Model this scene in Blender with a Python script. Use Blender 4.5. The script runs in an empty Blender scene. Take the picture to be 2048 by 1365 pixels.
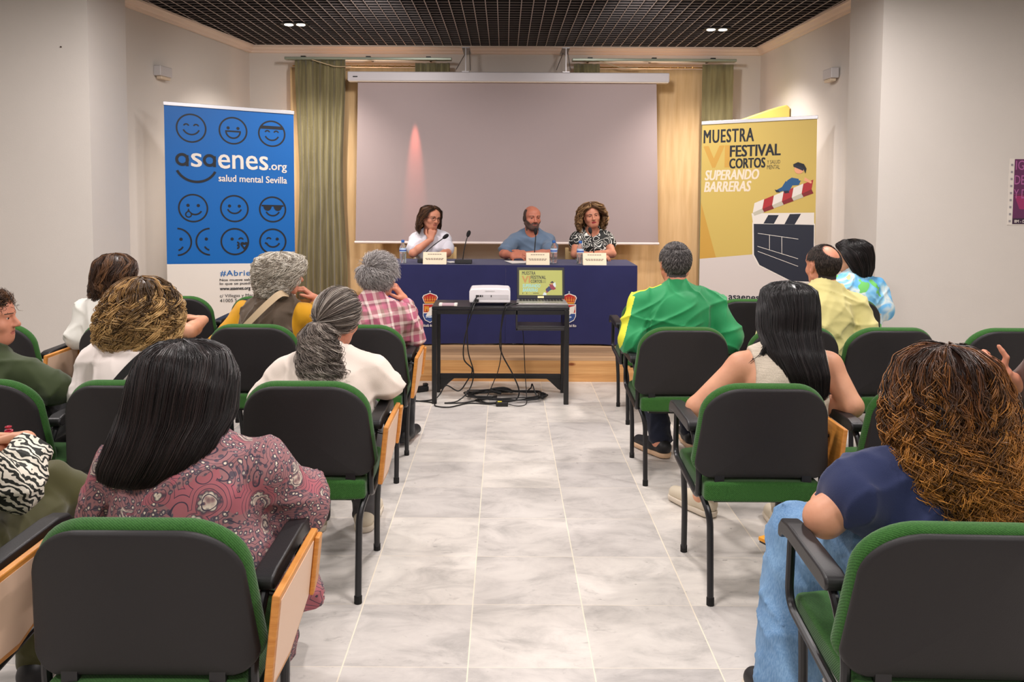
import bpy, bmesh, math, random
import numpy as np
from mathutils import Vector, Matrix, Euler
random.seed(7)
RNG = np.random.default_rng(7)
S = bpy.context.scene
COL = S.collection
pi = math.pi

# ---------------------------------------------------------------- camera
cam = bpy.data.cameras.new('camera')
cam.sensor_width = 36.0
cam.lens = 1665.0 / 2048.0 * 36.0
cam.shift_x = (1024.0 - 1009.0) / 2048.0
cam.shift_y = (483.0 - 682.5) / 2048.0
cam.clip_start = 0.05
cam_o = bpy.data.objects.new('camera', cam)
COL.objects.link(cam_o)
cam_o.matrix_world = Matrix.Translation((0, 0, 1.524)) @ Matrix.Rotation(math.radians(90 - 3.5), 4, 'X') @ Matrix.Rotation(math.radians(0.3), 4, 'Z')
S.camera = cam_o

# ---------------------------------------------------------------- world, exposure
w = bpy.data.worlds.new('world'); S.world = w; w.use_nodes = True
w.node_tree.nodes['Background'].inputs[0].default_value = (1.0, 0.95, 0.92, 1)
w.node_tree.nodes['Background'].inputs[1].default_value = 0.10
S.view_settings.view_transform = 'Standard'
S.view_settings.look = 'None'
S.view_settings.exposure = 0.55
S.view_settings.gamma = 1.0
S.view_settings.use_curve_mapping = False

# ---------------------------------------------------------------- the room's lamps (ceiling panels and stage downlights), plus an added red spot
def area(name, loc, size, power, color, rot=(0, 0, 0), spread=180):
    l = bpy.data.lights.new(name, 'AREA'); l.shape = 'DISK'; l.size = size; l.energy = power; l.color = color
    l.spread = math.radians(spread)
    o = bpy.data.objects.new(name, l); COL.objects.link(o); o.location = loc; o.rotation_euler = rot
    return o
def spot(name, loc, target, power, color, angle, blend=0.5, radius=0.05):
    l = bpy.data.lights.new(name, 'SPOT'); l.energy = power; l.color = color
    l.spot_size = math.radians(angle); l.spot_blend = blend; l.shadow_soft_size = radius
    o = bpy.data.objects.new(name, l); COL.objects.link(o); o.location = loc
    o.rotation_euler = (Vector(target) - Vector(loc)).to_track_quat('-Z', 'Y').to_euler()
    return o
WARM = (1.0, 0.93, 0.905)
for lx, ly, lp in [(-2.4, 0.6, 27), (0.2, 0.3, 24), (2.5, 0.6, 27), (-2.6, 3.2, 34), (0.1, 2.6, 31), (2.6, 3.2, 34), (-2.1, 5.3, 32), (0.2, 5.0, 34), (2.1, 5.3, 32), (0.0, -2.2, 36)]:
    area('ceiling_lamp', (lx, ly, 3.02), 0.35, lp, WARM)
for lx in (-2.03, 2.07):
    spot('stage_downlight', (lx, 8.15, 3.0), (lx * 1.15, 8.6, 0), 125, (1.0, 0.90, 0.82), 120, 0.9, 0.06)
spot('stage_front_lamp', (-1.0, 6.7, 2.98), (-1.9, 9.2, 0.9), 78, WARM, 120, 0.9, 0.12)
spot('stage_front_lamp', (1.0, 6.7, 2.98), (1.9, 9.2, 0.9), 78, WARM, 120, 0.9, 0.12)
spot('added_red_streak_light', (-0.955, 8.80, 2.62), (-0.955, 8.893, 1.75), 130, (1.0, 0.24, 0.17), 15, 1.0, 0.01)  # no real lamp: added spot grazing the screen to make its reddish streak
# ---------------------------------------------------------------- materials
def lin(c):
    return tuple(((v / 255) / 12.92 if v / 255 <= 0.04045 else ((v / 255 + 0.055) / 1.055) ** 2.4) for v in c) + (1.0,)
class NT:
    def __init__(s, name):
        s.m = bpy.data.materials.new(name); s.m.use_nodes = True
        s.t = s.m.node_tree; s.b = s.t.nodes['Principled BSDF']
    def n(s, t, **k):
        x = s.t.nodes.new(t)
        for a, v in k.items(): setattr(x, a, v)
        return x
    def l(s, a, b): s.t.links.new(a, b)
    def set(s, **k):
        for a, v in k.items():
            s.b.inputs[a.replace('_', ' ')].default_value = v
    def coords(s, scale=(1, 1, 1), rot=(0, 0, 0), kind='Object'):
        tc = s.n('ShaderNodeTexCoord'); mp = s.n('ShaderNodeMapping')
        mp.inputs['Scale'].default_value = scale; mp.inputs['Rotation'].default_value = rot
        s.l(tc.outputs[kind], mp.inputs['Vector']); return mp.outputs['Vector']
    def noise(s, vec, scale, detail=4, rough=0.5, dist=0.0):
        x = s.n('ShaderNodeTexNoise'); x.inputs['Scale'].default_value = scale; x.inputs['Detail'].default_value = detail
        x.inputs['Roughness'].default_value = rough; x.inputs['Distortion'].default_value = dist
        if vec is not None: s.l(vec, x.inputs['Vector'])
        return x
    def ramp(s, fac, stops, interp='LINEAR'):
        r = s.n('ShaderNodeValToRGB'); r.color_ramp.interpolation = interp
        e = r.color_ramp.elements
        while len(e) < len(stops): e.new(0.5)
        for i, (p, c) in enumerate(stops):
            e[i].position = p; e[i].color = c if len(c) == 4 else lin(c)
        s.l(fac, r.inputs['Fac']); return r.outputs['Color']
    def mix(s, fac, a, b, mode='MIX'):
        x = s.n('ShaderNodeMix', data_type='RGBA', blend_type=mode)
        for sock, v in ((x.inputs[0], fac), (x.inputs[6], a), (x.inputs[7], b)):
            if isinstance(v, (int, float)): sock.default_value = v
            elif isinstance(v, tuple): sock.default_value = v
            else: s.l(v, sock)
        return x.outputs[2]
    def math(s, op, a, b=None):
        x = s.n('ShaderNodeMath', operation=op)
        for i, v in enumerate((a, b)):
            if v is None: continue
            if isinstance(v, (int, float)): x.inputs[i].default_value = v
            else: s.l(v, x.inputs[i])
        return x.outputs[0]
    def bump(s, h, strength=0.3, dist=0.01):
        x = s.n('ShaderNodeBump'); x.inputs['Strength'].default_value = strength; x.inputs['Distance'].default_value = dist
        s.l(h, x.inputs['Height']); s.l(x.outputs['Normal'], s.b.inputs['Normal'])
    def color(s, c): s.l(c, s.b.inputs['Base Color'])
_M = {}
def mat(name, rgb, rough=0.6, metal=0.0, spec=0.5, var=0.0, vscale=8.0, bump=0.0, bscale=200.0, sheen=0.0, emit=0.0, trans=0.0, ior=1.45, coat=0.0, dark=False):
    if name in _M: return _M[name]
    t = NT(name); c = lin(rgb)
    t.set(Base_Color=c, Roughness=rough, Metallic=metal, IOR=ior)
    t.b.inputs['Specular IOR Level'].default_value = spec
    if sheen: t.b.inputs['Sheen Weight'].default_value = sheen
    if coat: t.b.inputs['Coat Weight'].default_value = coat
    if trans: t.b.inputs['Transmission Weight'].default_value = trans
    if emit:
        t.b.inputs['Emission Color'].default_value = c; t.b.inputs['Emission Strength'].default_value = emit
    if dark: t.b.inputs['Base Color'].default_value = (0.01, 0.01, 0.01, 1)
    if var or bump:
        v = t.coords()
        if var:
            n = t.noise(v, vscale, 5)
            d = tuple(x * (1 - var) for x in c[:3]) + (1,); u = tuple(min(1, x * (1 + var)) for x in c[:3]) + (1,)
            t.color(t.ramp(n.outputs['Fac'], [(0.3, d), (0.7, u)]))
        if bump:
            t.bump(t.noise(v, bscale, 3).outputs['Fac'], bump, 0.004)
    _M[name] = t.m
    return t.m

# ---------------------------------------------------------------- mesh building
class MB:
    def __init__(s): s.v = []; s.f = []; s.m = []
    def add(s, vs, fs, mi=0, M=None):
        o = len(s.v)
        s.v += [tuple(M @ Vector(p)) if M is not None else tuple(p) for p in vs]
        s.f += [tuple(i + o for i in f) for f in fs]; s.m += [mi] * len(fs)
        return s
    def box(s, c, d, mi=0, M=None):
        x, y, z = c; a, b, e = d[0] / 2, d[1] / 2, d[2] / 2
        vs = [(x + i * a, y + j * b, z + k * e) for i in (-1, 1) for j in (-1, 1) for k in (-1, 1)]
        return s.add(vs, [(0, 1, 3, 2), (4, 6, 7, 5), (0, 4, 5, 1), (2, 3, 7, 6), (0, 2, 6, 4), (1, 5, 7, 3)], mi, M)
    def tube(s, pts, r, n=10, mi=0, closed=False, cap=True, M=None):
        P = [Vector(p) for p in pts]; N = len(P); R = r if isinstance(r, (list, tuple)) else [r] * N
        T = []
        for i in range(N):
            a = P[(i - 1) % N] if (closed or i > 0) else P[0]; b = P[(i + 1) % N] if (closed or i < N - 1) else P[-1]
            T.append((b - a).normalized())
        u = T[0].orthogonal().normalized(); vs = []; fs = []
        for i in range(N):
            u = (u - T[i] * u.dot(T[i])).normalized(); v = T[i].cross(u)
            for k in range(n):
                a = 2 * pi * k / n; vs.append(P[i] + (u * math.cos(a) + v * math.sin(a)) * R[i])
        for i in range(N if closed else N - 1):
            j = (i + 1) % N
            for k in range(n): fs.append((i * n + k, i * n + (k + 1) % n, j * n + (k + 1) % n, j * n + k))
        if cap and not closed:
            fs.append(tuple(range(n))[::-1]); fs.append(tuple(range((N - 1) * n, N * n)))
        return s.add(vs, fs, mi, M)
    def lathe(s, prof, n=20, mi=0, M=None):
        vs = []; fs = []
        for (r, z) in prof:
            for k in range(n):
                a = 2 * pi * k / n; vs.append((r * math.cos(a), r * math.sin(a), z))
        for i in range(len(prof) - 1):
            for k in range(n): fs.append((i * n + k, i * n + (k + 1) % n, (i + 1) * n + (k + 1) % n, (i + 1) * n + k))
        fs.append(tuple(range(n))[::-1]); fs.append(tuple(range((len(prof) - 1) * n, len(prof) * n)))
        return s.add(vs, fs, mi, M)
    def prism(s, poly, h0, h1, axis='z', mi=0, M=None):
        n = len(poly)
        def P(a, b, h): return {'z': (a, b, h), 'y': (a, h, b), 'x': (h, a, b)}[axis]
        vs = [P(a, b, h0) for a, b in poly] + [P(a, b, h1) for a, b in poly]
        fs = [tuple(range(n))[::-1], tuple(range(n, 2 * n))] + [(i, (i + 1) % n, n + (i + 1) % n, n + i) for i in range(n)]
        return s.add(vs, fs, mi, M)
    def grid(s, fn, nu, nv, mi=0, M=None):
        vs = [fn(i / nu, j / nv) for j in range(nv + 1) for i in range(nu + 1)]
        fs = [(j * (nu + 1) + i, j * (nu + 1) + i + 1, (j + 1) * (nu + 1) + i + 1, (j + 1) * (nu + 1) + i) for j in range(nv) for i in range(nu)]
        return s.add(vs, fs, mi, M)
    def build(s, name, mats, parent=None, smooth=False, bevel=0.0, seg=2, solid=0.0, fix=True, angle=35):
        me = bpy.data.meshes.new(name); me.from_pydata(s.v, [], s.f)
        for m in (mats if isinstance(mats, (list, tuple)) else [mats]): me.materials.append(m)
        me.polygons.foreach_set('material_index', s.m)
        if fix:
            bm = bmesh.new(); bm.from_mesh(me); bmesh.ops.recalc_face_normals(bm, faces=bm.faces); bm.to_mesh(me); bm.free()
        o = bpy.data.objects.new(name, me); COL.objects.link(o)
        if parent: o.parent = parent
        if smooth:
            me.polygons.foreach_set('use_smooth', [True] * len(me.polygons))
            if smooth == 'auto' or bevel == 0: me.set_sharp_from_angle(angle=math.radians(angle if smooth == 'auto' else 180))
        if solid:
            md = o.modifiers.new('Solid', 'SOLIDIFY'); md.thickness = solid; md.offset = 0
        if bevel:
            md = o.modifiers.new('Bevel', 'BEVEL'); md.width = bevel; md.segments = seg; md.limit_method = 'ANGLE'; md.angle_limit = math.radians(40)
            me.polygons.foreach_set('use_smooth', [True] * len(me.polygons)); md.harden_normals = True
        me.update()
        return o
def tag(o, label=None, cat=None, group=None, kind=None):
    if label: o['label'] = label
    if cat: o['category'] = cat
    if group: o['group'] = group
    if kind: o['kind'] = kind
    return o
def struct(o): o['kind'] = 'structure'; return o
def empty(name, loc=(0, 0, 0), rz=0.0, label=None, cat=None, group=None):
    o = bpy.data.objects.new(name, None); COL.objects.link(o); o.empty_display_size = 0.05
    o.location = loc; o.rotation_euler = (0, 0, rz)
    return tag(o, label, cat, group)
def smooth_path(pts, n=6, closed=False):
    P = [Vector(p) for p in pts]; N = len(P); out = []
    for i in range(N if closed else N - 1):
        if closed: a, b, c, d = P[(i - 1) % N], P[i], P[(i + 1) % N], P[(i + 2) % N]
        else: a, b, c, d = P[max(i - 1, 0)], P[i], P[i + 1], P[min(i + 2, N - 1)]
        for k in range(n):
            t = k / n
            out.append(0.5 * ((2 * b) + (c - a) * t + (2 * a - 5 * b + 4 * c - d) * t * t + (3 * b - a - 3 * c + d) * t ** 3))
    if not closed: out.append(P[-1])
    return out
def round_corners(pts, r, n=5, closed=True):
    out = []; N = len(pts)
    for i in range(N):
        p = Vector(pts[i])
        if not closed and i in (0, N - 1): out.append(p); continue
        a = Vector(pts[(i - 1) % N]); b = Vector(pts[(i + 1) % N])
        rr = r[i] if isinstance(r, (list, tuple)) else r
        da = (a - p); db = (b - p); d = min(rr, da.length * 0.49, db.length * 0.49)
        A = p + da.normalized() * d; B = p + db.normalized() * d
        for k in range(n + 1):
            t = k / n; out.append(A * (1 - t) ** 2 + p * 2 * t * (1 - t) + B * t * t)
    return out

# ---------------------------------------------------------------- flat prints (shapes and lettering laid on a sheet)
_txt = {}
def text2d(s, offset=0.0, spacing=1.0, shear=0.0):
    key = (s, offset, spacing, shear)
    if key in _txt: return _txt[key]
    c = bpy.data.curves.new('lettering', 'FONT'); c.body = s; c.size = 1.0; c.offset = offset; c.space_character = spacing; c.shear = shear
    c.resolution_u = 3
    o = bpy.data.objects.new('lettering', c); COL.objects.link(o)
    dg = bpy.context.evaluated_depsgraph_get()
    me = bpy.data.meshes.new_from_object(o.evaluated_get(dg))
    V = np.array([v.co[:2] for v in me.vertices]); Fs = [tuple(p.vertices) for p in me.polygons]
    bpy.data.objects.remove(o); bpy.data.curves.remove(c); bpy.data.meshes.remove(me)
    V = V - V.min(0); wh = V.max(0)
    _txt[key] = (V, Fs, wh)
    return _txt[key]
class Print:
    """2-D artwork in metres (x right, y up); every call goes on a layer a hair above the last one"""
    def __init__(s, dz=0.0004): s.mb = MB(); s.z = 0.0; s.dz = dz
    def poly(s, pts, mi):
        s.z += s.dz; s.mb.add([(x, y, s.z) for x, y in pts], [tuple(range(len(pts)))], mi)
    def rect(s, x0, y0, x1, y1, mi): s.poly([(x0, y0), (x1, y0), (x1, y1), (x0, y1)], mi)
    def disc(s, x, y, r, mi, ry=None, n=28, a0=0, a1=360):
        s.poly([(x + r * math.cos(math.radians(a0 + (a1 - a0) * k / n)), y + (ry or r) * math.sin(math.radians(a0 + (a1 - a0) * k / n))) for k in range(n + (0 if a1 - a0 == 360 else 1))], mi)
    def arc(s, x, y, r, w, a0, a1, mi, n=36, ry=None):
        s.z += s.dz; vs = []; fs = []; q = (ry or r) / r
        for k in range(n + 1):
            a = math.radians(a0 + (a1 - a0) * k / n)
            for rr in (r - w / 2, r + w / 2): vs.append((x + rr * math.cos(a), y + rr * q * math.sin(a), s.z))
        for k in range(n): fs.append((2 * k, 2 * k + 1, 2 * k + 3, 2 * k + 2))
        s.mb.add(vs, fs, mi)
    def line(s, a, b, w, mi):
        d = Vector((b[0] - a[0], b[1] - a[1])).normalized() * w / 2; n = Vector((-d.y, d.x))
        s.poly([(a[0] - n.x, a[1] - n.y), (b[0] - n.x, b[1] - n.y), (b[0] + n.x, b[1] + n.y), (a[0] + n.x, a[1] + n.y)], mi)
    def text(s, t, x, y, h, mi, w=None, bold=0.0, spacing=1.0, shear=0.0, align='l'):
        """h = height of the ink, w = width of the ink"""
        V, Fs, wh = text2d(t, 0.0, spacing, shear)
        ky = h / wh[1]; kx = (w / wh[0]) if w else ky
        x0 = x if align == 'l' else (x - wh[0] * kx if align == 'r' else x - wh[0] * kx / 2)
        q = bold * h * 1.1; s.z += s.dz
        for dx, dy in (((-q, -q * .5), (q, -q * .5), (-q, q * .5), (q, q * .5), (0, 0)) if bold else ((0, 0),)):
            s.z += s.dz * 0.35; s.mb.add([(x0 + dx + a * kx, y + dy + b * ky, s.z) for a, b in V], Fs, mi)
# ================================================================= the room
CEIL = 3.12; YB = 9.4; STAGE_Y = 6.57; STAGE_Z = 0.17
def wall_mat(name, rgb):
    t = NT(name); v = t.coords()
    n = t.noise(v, 1.3, 6, 0.6)
    c = lin(rgb); t.color(t.ramp(n.outputs['Fac'], [(0.3, tuple(x * 0.96 for x in c[:3]) + (1,)), (0.7, c)]))
    t.set(Roughness=0.85); t.b.inputs['Specular IOR Level'].default_value = 0.25
    t.bump(t.noise(v, 90, 4).outputs['Fac'], 0.15, 0.003); return t.m
M_WALL = wall_mat('white_plaster', (212, 206, 199))
def floor_mat():
    t = NT('marble_tiles'); tc = t.n('ShaderNodeTexCoord'); sp = t.n('ShaderNodeSeparateXYZ'); t.l(tc.outputs['Object'], sp.inputs[0])
    u = t.math('DIVIDE', t.math('ADD', sp.outputs[0], 0.11), 0.402); v = t.math('DIVIDE', t.math('SUBTRACT', sp.outputs[1], 2.574), 0.405)
    fu, fv = t.math('FRACT', u), t.math('FRACT', v)
    du = t.math('MINIMUM', fu, t.math('SUBTRACT', 1.0, fu)); dv = t.math('MINIMUM', fv, t.math('SUBTRACT', 1.0, fv))
    gu = t.math('LESS_THAN', du, 0.0055); gv = t.math('LESS_THAN', dv, 0.0040)
    cid = t.n('ShaderNodeCombineXYZ'); t.l(t.math('FLOOR', u), cid.inputs[0]); t.l(t.math('FLOOR', v), cid.inputs[1])
    wn = t.n('ShaderNodeTexWhiteNoise', noise_dimensions='3D'); t.l(cid.outputs[0], wn.inputs['Vector'])
    off = t.n('ShaderNodeVectorMath', operation='SCALE'); t.l(wn.outputs['Color'], off.inputs[0]); off.inputs['Scale'].default_value = 30
    mp = t.n('ShaderNodeMapping'); mp.inputs['Scale'].default_value = (1.0, 1.7, 1); mp.inputs['Rotation'].default_value = (0, 0, 0.25); t.l(tc.outputs['Object'], mp.inputs['Vector'])
    ad = t.n('ShaderNodeVectorMath', operation='ADD'); t.l(mp.outputs['Vector'], ad.inputs[0]); t.l(off.outputs['Vector'], ad.inputs[1])
    n1 = t.noise(ad.outputs['Vector'], 4.2, 10, 0.68, 0.6); n2 = t.noise(ad.outputs['Vector'], 13.0, 9, 0.72, 0.9)
    base = t.ramp(n1.outputs['Fac'], [(0.32, (186, 182, 178)), (0.5, (214, 209, 204)), (0.68, (228, 223, 217))])
    vein = t.ramp(n2.outputs['Fac'], [(0.28, (150, 150, 152)), (0.40, (255, 255, 255)), (1.0, (255, 255, 255))])
    c = t.mix(0.45, base, vein, 'MULTIPLY')
    spots = t.noise(ad.outputs['Vector'], 24.0, 2, 0.5)
    c = t.mix(0.6, c, t.ramp(spots.outputs['Fac'], [(0.20, (95, 95, 95)), (0.27, (255, 255, 255))]), 'MULTIPLY')
    tint = t.ramp(wn.outputs['Value'], [(0, (232, 231, 231)), (1, (255, 253, 249))])
    c = t.mix(1.0, c, tint, 'MULTIPLY')
    c = t.mix(t.math('MULTIPLY', t.math('MAXIMUM', gu, t.math('MULTIPLY', gv, 0.6)), 0.9), c, lin((238, 226, 205)))
    t.color(c); t.set(Roughness=0.33); t.b.inputs['Specular IOR Level'].default_value = 0.35
    return t.m
MB().box((0, 2.95, -0.05), (9.6, 13.2, 0.1)).build('floor', floor_mat()) and None
struct(bpy.data.objects['floor'])
# side walls and the two piers that narrow the room before the stage
def wall_poly(name, pts, t=0.15):
    """a plan polygon extruded floor to ceiling"""
    return struct(MB().prism(pts, 0, CEIL + 0.4).build(name, M_WALL))
wall_poly('wall_left_pier', [(-4.65, 6.3), (-3.12, 6.3), (-3.09, 6.86), (-4.65, 6.86)])
wall_poly('wall_right_pier', [(2.817, 6.3), (4.65, 6.3), (4.65, 6.86), (2.80, 6.86)])
wall_poly('wall_left', [(-3.22, 6.861), (-2.86, YB), (-3.1, YB), (-3.5, 6.861)])
wall_poly('wall_right', [(2.93, 6.861), (3.2, 6.861), (3.1, YB), (2.85, YB)])
wall_poly('wall_left_hall', [(-4.65, -3.5), (-4.5, -3.5), (-4.5, 6.299), (-4.65, 6.299)])
wall_poly('wall_right_hall', [(4.5, -3.5), (4.65, -3.5), (4.65, 6.299), (4.5, 6.299)])
struct(MB().box((0, -3.58, CEIL / 2), (9.6, 0.15, CEIL)).build('wall_front', M_WALL))
# back wall with two arched window openings
WIN = [(-2.2, -0.86), (0.93, 2.27)]
def back_wall():
    b = MB(); T = 0.25; zs0, zs1, zt = 0.95, 2.72, 2.90
    b.box((0, YB + T / 2, zs0 / 2), (6.2, T, zs0))
    xs = [-3.1] + [x for ab in WIN for x in ab] + [3.1]
    for i in range(0, len(xs), 2): b.box(((xs[i] + xs[i + 1]) / 2, YB + T / 2, (zs0 + CEIL + 0.4) / 2), (xs[i + 1] - xs[i], T, CEIL + 0.4 - zs0))
    for a, c in WIN:
        n = 16; m = (a + c) / 2; h = (c - a) / 2
        arc = [(m + h * math.cos(pi * k / n), zs1 + (zt - zs1) * math.sin(pi * k / n)) for k in range(n + 1)]
        for k in range(n):
            (x0, z0), (x1, z1) = arc[k], arc[k + 1]
            b.prism([(x1, z1), (x0, z0), (x0, CEIL + 0.4), (x1, CEIL + 0.4)], YB, YB + T, 'y')
    return struct(b.build('wall_back', M_WALL))
back_wall()
M_SKYLIGHT = mat('evening_window_light', (255, 226, 200), emit=2.2)
M_WFRAME = mat('window_frame_wood', (150, 110, 70), 0.5)
for i, (a, c) in enumerate(WIN):
    m = (a + c) / 2; h = (c - a) / 2; b = MB()
    n = 16; pts = [(a, 0.95), (c, 0.95)] + [(m + h * math.cos(pi * k / n), 2.72 + 0.18 * math.sin(pi * k / n)) for k in range(n + 1)]
    fr = MB()
    fr.box((a + 0.03, YB + 0.15, 1.85), (0.06, 0.06, 1.8)); fr.box((c - 0.03, YB + 0.15, 1.85), (0.06, 0.06, 1.8)); fr.box((m, YB + 0.15, 1.9), (0.06, 0.06, 1.9)); fr.box((m, YB + 0.15, 0.98), (2 * h, 0.06, 0.06))
    fr.box((m, YB + 0.15, 2.70), (2 * h, 0.06, 0.05))
    f = struct(fr.build('window_%d' % (i + 1), M_WFRAME))
    b.prism(pts, YB + 0.19, YB + 0.2, 'y'); b.build('window_pane', M_SKYLIGHT, f)
# stage
def wood_mat(name, cols, scale=(0.35, 9, 9), bands=None, rough=0.5):
    t = NT(name); v = t.coords(scale)
    n = t.noise(v, 2.2, 7, 0.65, 1.5); c = t.ramp(n.outputs['Fac'], [(0.25, cols[0]), (0.5, cols[1]), (0.75, cols[2])])
    v2 = t.coords((1.2, 3.0, 3.0)); k = t.n('ShaderNodeTexVoronoi'); k.inputs['Scale'].default_value = 1.7; t.l(v2, k.inputs['Vector'])
    c = t.mix(1.0, c, t.ramp(k.outputs['Distance'], [(0.0, (90, 50, 25)), (0.05, (170, 120, 80)), (0.09, (255, 255, 255))]), 'MULTIPLY')
    if bands:
        sp = t.n('ShaderNodeSeparateXYZ'); t.l(t.coords(), sp.inputs[0])
        q = t.math('FRACT', t.math('DIVIDE', sp.outputs[bands[0]], bands[1]))
        c = t.mix(t.math('LESS_THAN', q, bands[2]), c, lin((70, 45, 25)))
        fl = t.math('FLOOR', t.math('DIVIDE', sp.outputs[bands[0]], bands[1])); wn = t.n('ShaderNodeTexWhiteNoise', noise_dimensions='1D'); t.l(fl, wn.inputs['W'])
        c = t.mix(1.0, c, t.ramp(wn.outputs['Value'], [(0, (205, 200, 195)), (1, (255, 252, 248))]), 'MULTIPLY')
    t.color(c); t.set(Roughness=rough); return t.m
M_STAGE_TOP = wood_mat('stage_boards', [(166, 128, 92), (196, 160, 122), (214, 182, 146)], bands=(1, 0.115, 0.03))
M_STAGE_FRONT = wood_mat('stage_front_pine', [(186, 128, 72), (214, 160, 100), (228, 180, 122)])
stg = MB().prism([(-3.088, STAGE_Y), (2.80, STAGE_Y), (2.80, 6.86), (2.93, 6.862), (2.85, YB), (-2.86, YB), (-3.22, 6.862), (-3.088, 6.86)], 0.0, STAGE_Z)
stg.m = [1] * len(stg.m); stg.m[1] = 0
struct(stg.build('floor_stage', [M_STAGE_TOP, M_STAGE_FRONT]))
M_SKIRT = mat('skirting_pine', (214, 172, 120), 0.5, var=0.1, vscale=20)
struct(MB().box((0, YB - 0.012, STAGE_Z + 0.065), (5.7, 0.024, 0.13)).build('baseboard_back', M_SKIRT, bevel=0.004))
# ceiling: black open-cell grid under a dark void
M_GRID = mat('black_grid', (36, 31, 31), 0.55)
M_GRIDEDGE = mat('grid_lower_edge', (176, 165, 160), 0.45)
M_VOID = mat('ceiling_void', (16, 14, 14), 0.9)
M_GRIDEDGE2 = mat('grid_cross_edge', (132, 122, 120), 0.5)
def ceiling():
    b = MB()
    b.box((0, 2.95, CEIL + 0.22), (9.6, 13.4, 0.05), 2)
    x = -4.5
    while x < 4.5:
        b.box((x, 2.95, CEIL + 0.027), (0.008, 13.0, 0.046), 0); b.box((x, 2.95, CEIL + 0.002), (0.0065, 13.0, 0.004), 1); x += 0.103
    y = -3.4
    while y < YB:
        b.box((0, y, CEIL + 0.029), (9.2, 0.006, 0.042), 0); b.box((0, y, CEIL + 0.006), (9.2, 0.006, 0.004), 3); y += 0.103
    return struct(b.build('ceiling', [M_GRID, M_GRIDEDGE, M_VOID, M_GRIDEDGE2], fix=False))
ceiling()
# cornice along the stage walls
M_CORN = mat('cornice_plaster', (222, 205, 190), 0.7)
def cornice(name, a, b, inward):
    d = Vector((b[0] - a[0], b[1] - a[1], 0)); L = d.length; d.normalize(); n = Vector((inward[0], inward[1], 0)).normalized()
    prof = [(0, 0), (0.085, 0), (0.085, -0.018), (0.062, -0.024), (0.05, -0.045), (0.028, -0.055), (0.022, -0.075), (0, -0.08)]
    m = MB(); k = len(prof)
    vs = [Vector((a[0], a[1], CEIL)) + n * p + Vector((0, 0, q)) for p, q in prof] + [Vector((b[0], b[1], CEIL)) + n * p + Vector((0, 0, q)) for p, q in prof]
    m.add(vs, [(i, (i + 1) % k, k + (i + 1) % k, k + i) for i in range(k)] + [tuple(range(k)), tuple(range(k, 2 * k))])
    return struct(m.build(name, M_CORN))
cornice('trim_1', (-3.21, 6.87), (-2.85, YB), (1, 0.14)); cornice('trim_2', (2.92, 6.87), (2.85, YB), (-1, -0.03)); cornice('trim_3', (-2.86, YB), (2.85, YB), (0, -1))
# ================================================================= stage fittings
def cloth_mat(name, rgb, rough=0.85, weave=900, bump=0.25, var=0.06, sheen=0.2):
    return mat(name, rgb, rough, spec=0.2, var=var, vscale=5, bump=bump, bscale=weave, sheen=sheen)
M_WHITE = mat('white_plastic', (232, 230, 228), 0.4)
M_BLACK = mat('black_plastic', (24, 23, 24), 0.45)
M_BLACKMETAL = mat('black_metal', (28, 27, 28), 0.35, spec=0.5)
M_ALU = mat('aluminium', (200, 200, 204), 0.35, 0.8)
# projection screen
M_SCREEN = mat('screen_cloth', (164, 150, 150), 0.75, spec=0.2)
scr = empty('projection_screen', (0, 8.9, 0), 0, 'large white roll-down projection screen hanging before the tan curtains', 'projection screen')
b = MB(); b.prism([(-1.56, 2.665), (1.60, 2.665), (1.645, 0.975), (-1.595, 0.975)], -0.004, 0.004, 'y'); sheet = b.build('screen_sheet', M_SCREEN, scr)
b = MB(); b.tube([(-1.605, 0.0, 0.962), (1.655, 0.0, 0.962)], 0.014, 10); b.build('weight_bar', mat('screen_bar', (226, 214, 210), 0.5), scr, smooth='auto')
b = MB(); b.box((0.033, 0.0, 2.718), (3.39, 0.11, 0.10)); cs = b.build('screen_case', mat('case_white', (196, 192, 196), 0.4), scr, bevel=0.012, seg=3)
b = MB(); b.box((0.033, -0.004, 2.668), (3.37, 0.09, 0.014)); b.build('case_lip', mat('case_cream', (222, 208, 190), 0.5), scr, bevel=0.003)
b = MB(); b.box((-1.58, -0.0566, 2.712), (0.05, 0.002, 0.012)); b.build('badge', M_BLACK, cs)
for bx in (-0.42, 0.64):
    b = MB(); b.box((bx, 0, 2.774), (0.075, 0.07, 0.012)); b.box((bx, 0.0, 2.90), (0.012, 0.03, 0.26)); b.tube([(bx - 0.10, 0.0, 2.80), (bx - 0.01, 0.30, 3.03)], 0.005, 6); b.tube([(bx + 0.05, 0, 2.79), (bx + 0.03, 0.2, 3.03)], 0.004, 6)
    b.box((bx, 0.2, 3.03), (0.08, 0.42, 0.012))
    b.build('bracket', mat('bracket_steel', (150, 146, 146), 0.4, 0.6), scr)
# curtains
def curtain(name, x0, x1, z0, z1, y, folds, amp, m, seed, label, cat='curtain', group=None, gather=0.0, nx=160, nz=30, ph=0):
    r = random.Random(seed); ps = [(r.uniform(0.5, 1.6), r.uniform(0, 6.28), r.uniform(-1, 1)) for _ in range(6)]
    xm = (x0 + x1) / 2
    def f(u, v):
        s = 2 * pi * folds * u
        sway = sum(math.sin(s * a / 2 + p + q * 2.2 * v) for a, p, q in ps[:3]) / 3
        yy = y + amp * (0.65 * math.sin(s + ps[0][2] * 1.6 * v + 1.2 * sway) + 0.5 * sway) * (0.55 + 0.45 * v)
        xx = x0 + (x1 - x0) * u
        g = 1 - gather * math.sin(pi * min(1, v * 1.05)) ** 2
        xx = xm + (xx - xm) * g + 0.012 * sway
        return (xx, yy, z1 + (z0 - z1) * v)
    o = MB().grid(f, nx, nz).build(name, m, None, smooth=True, solid=0.004, fix=False)
    return tag(o, label, cat, group)
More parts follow.
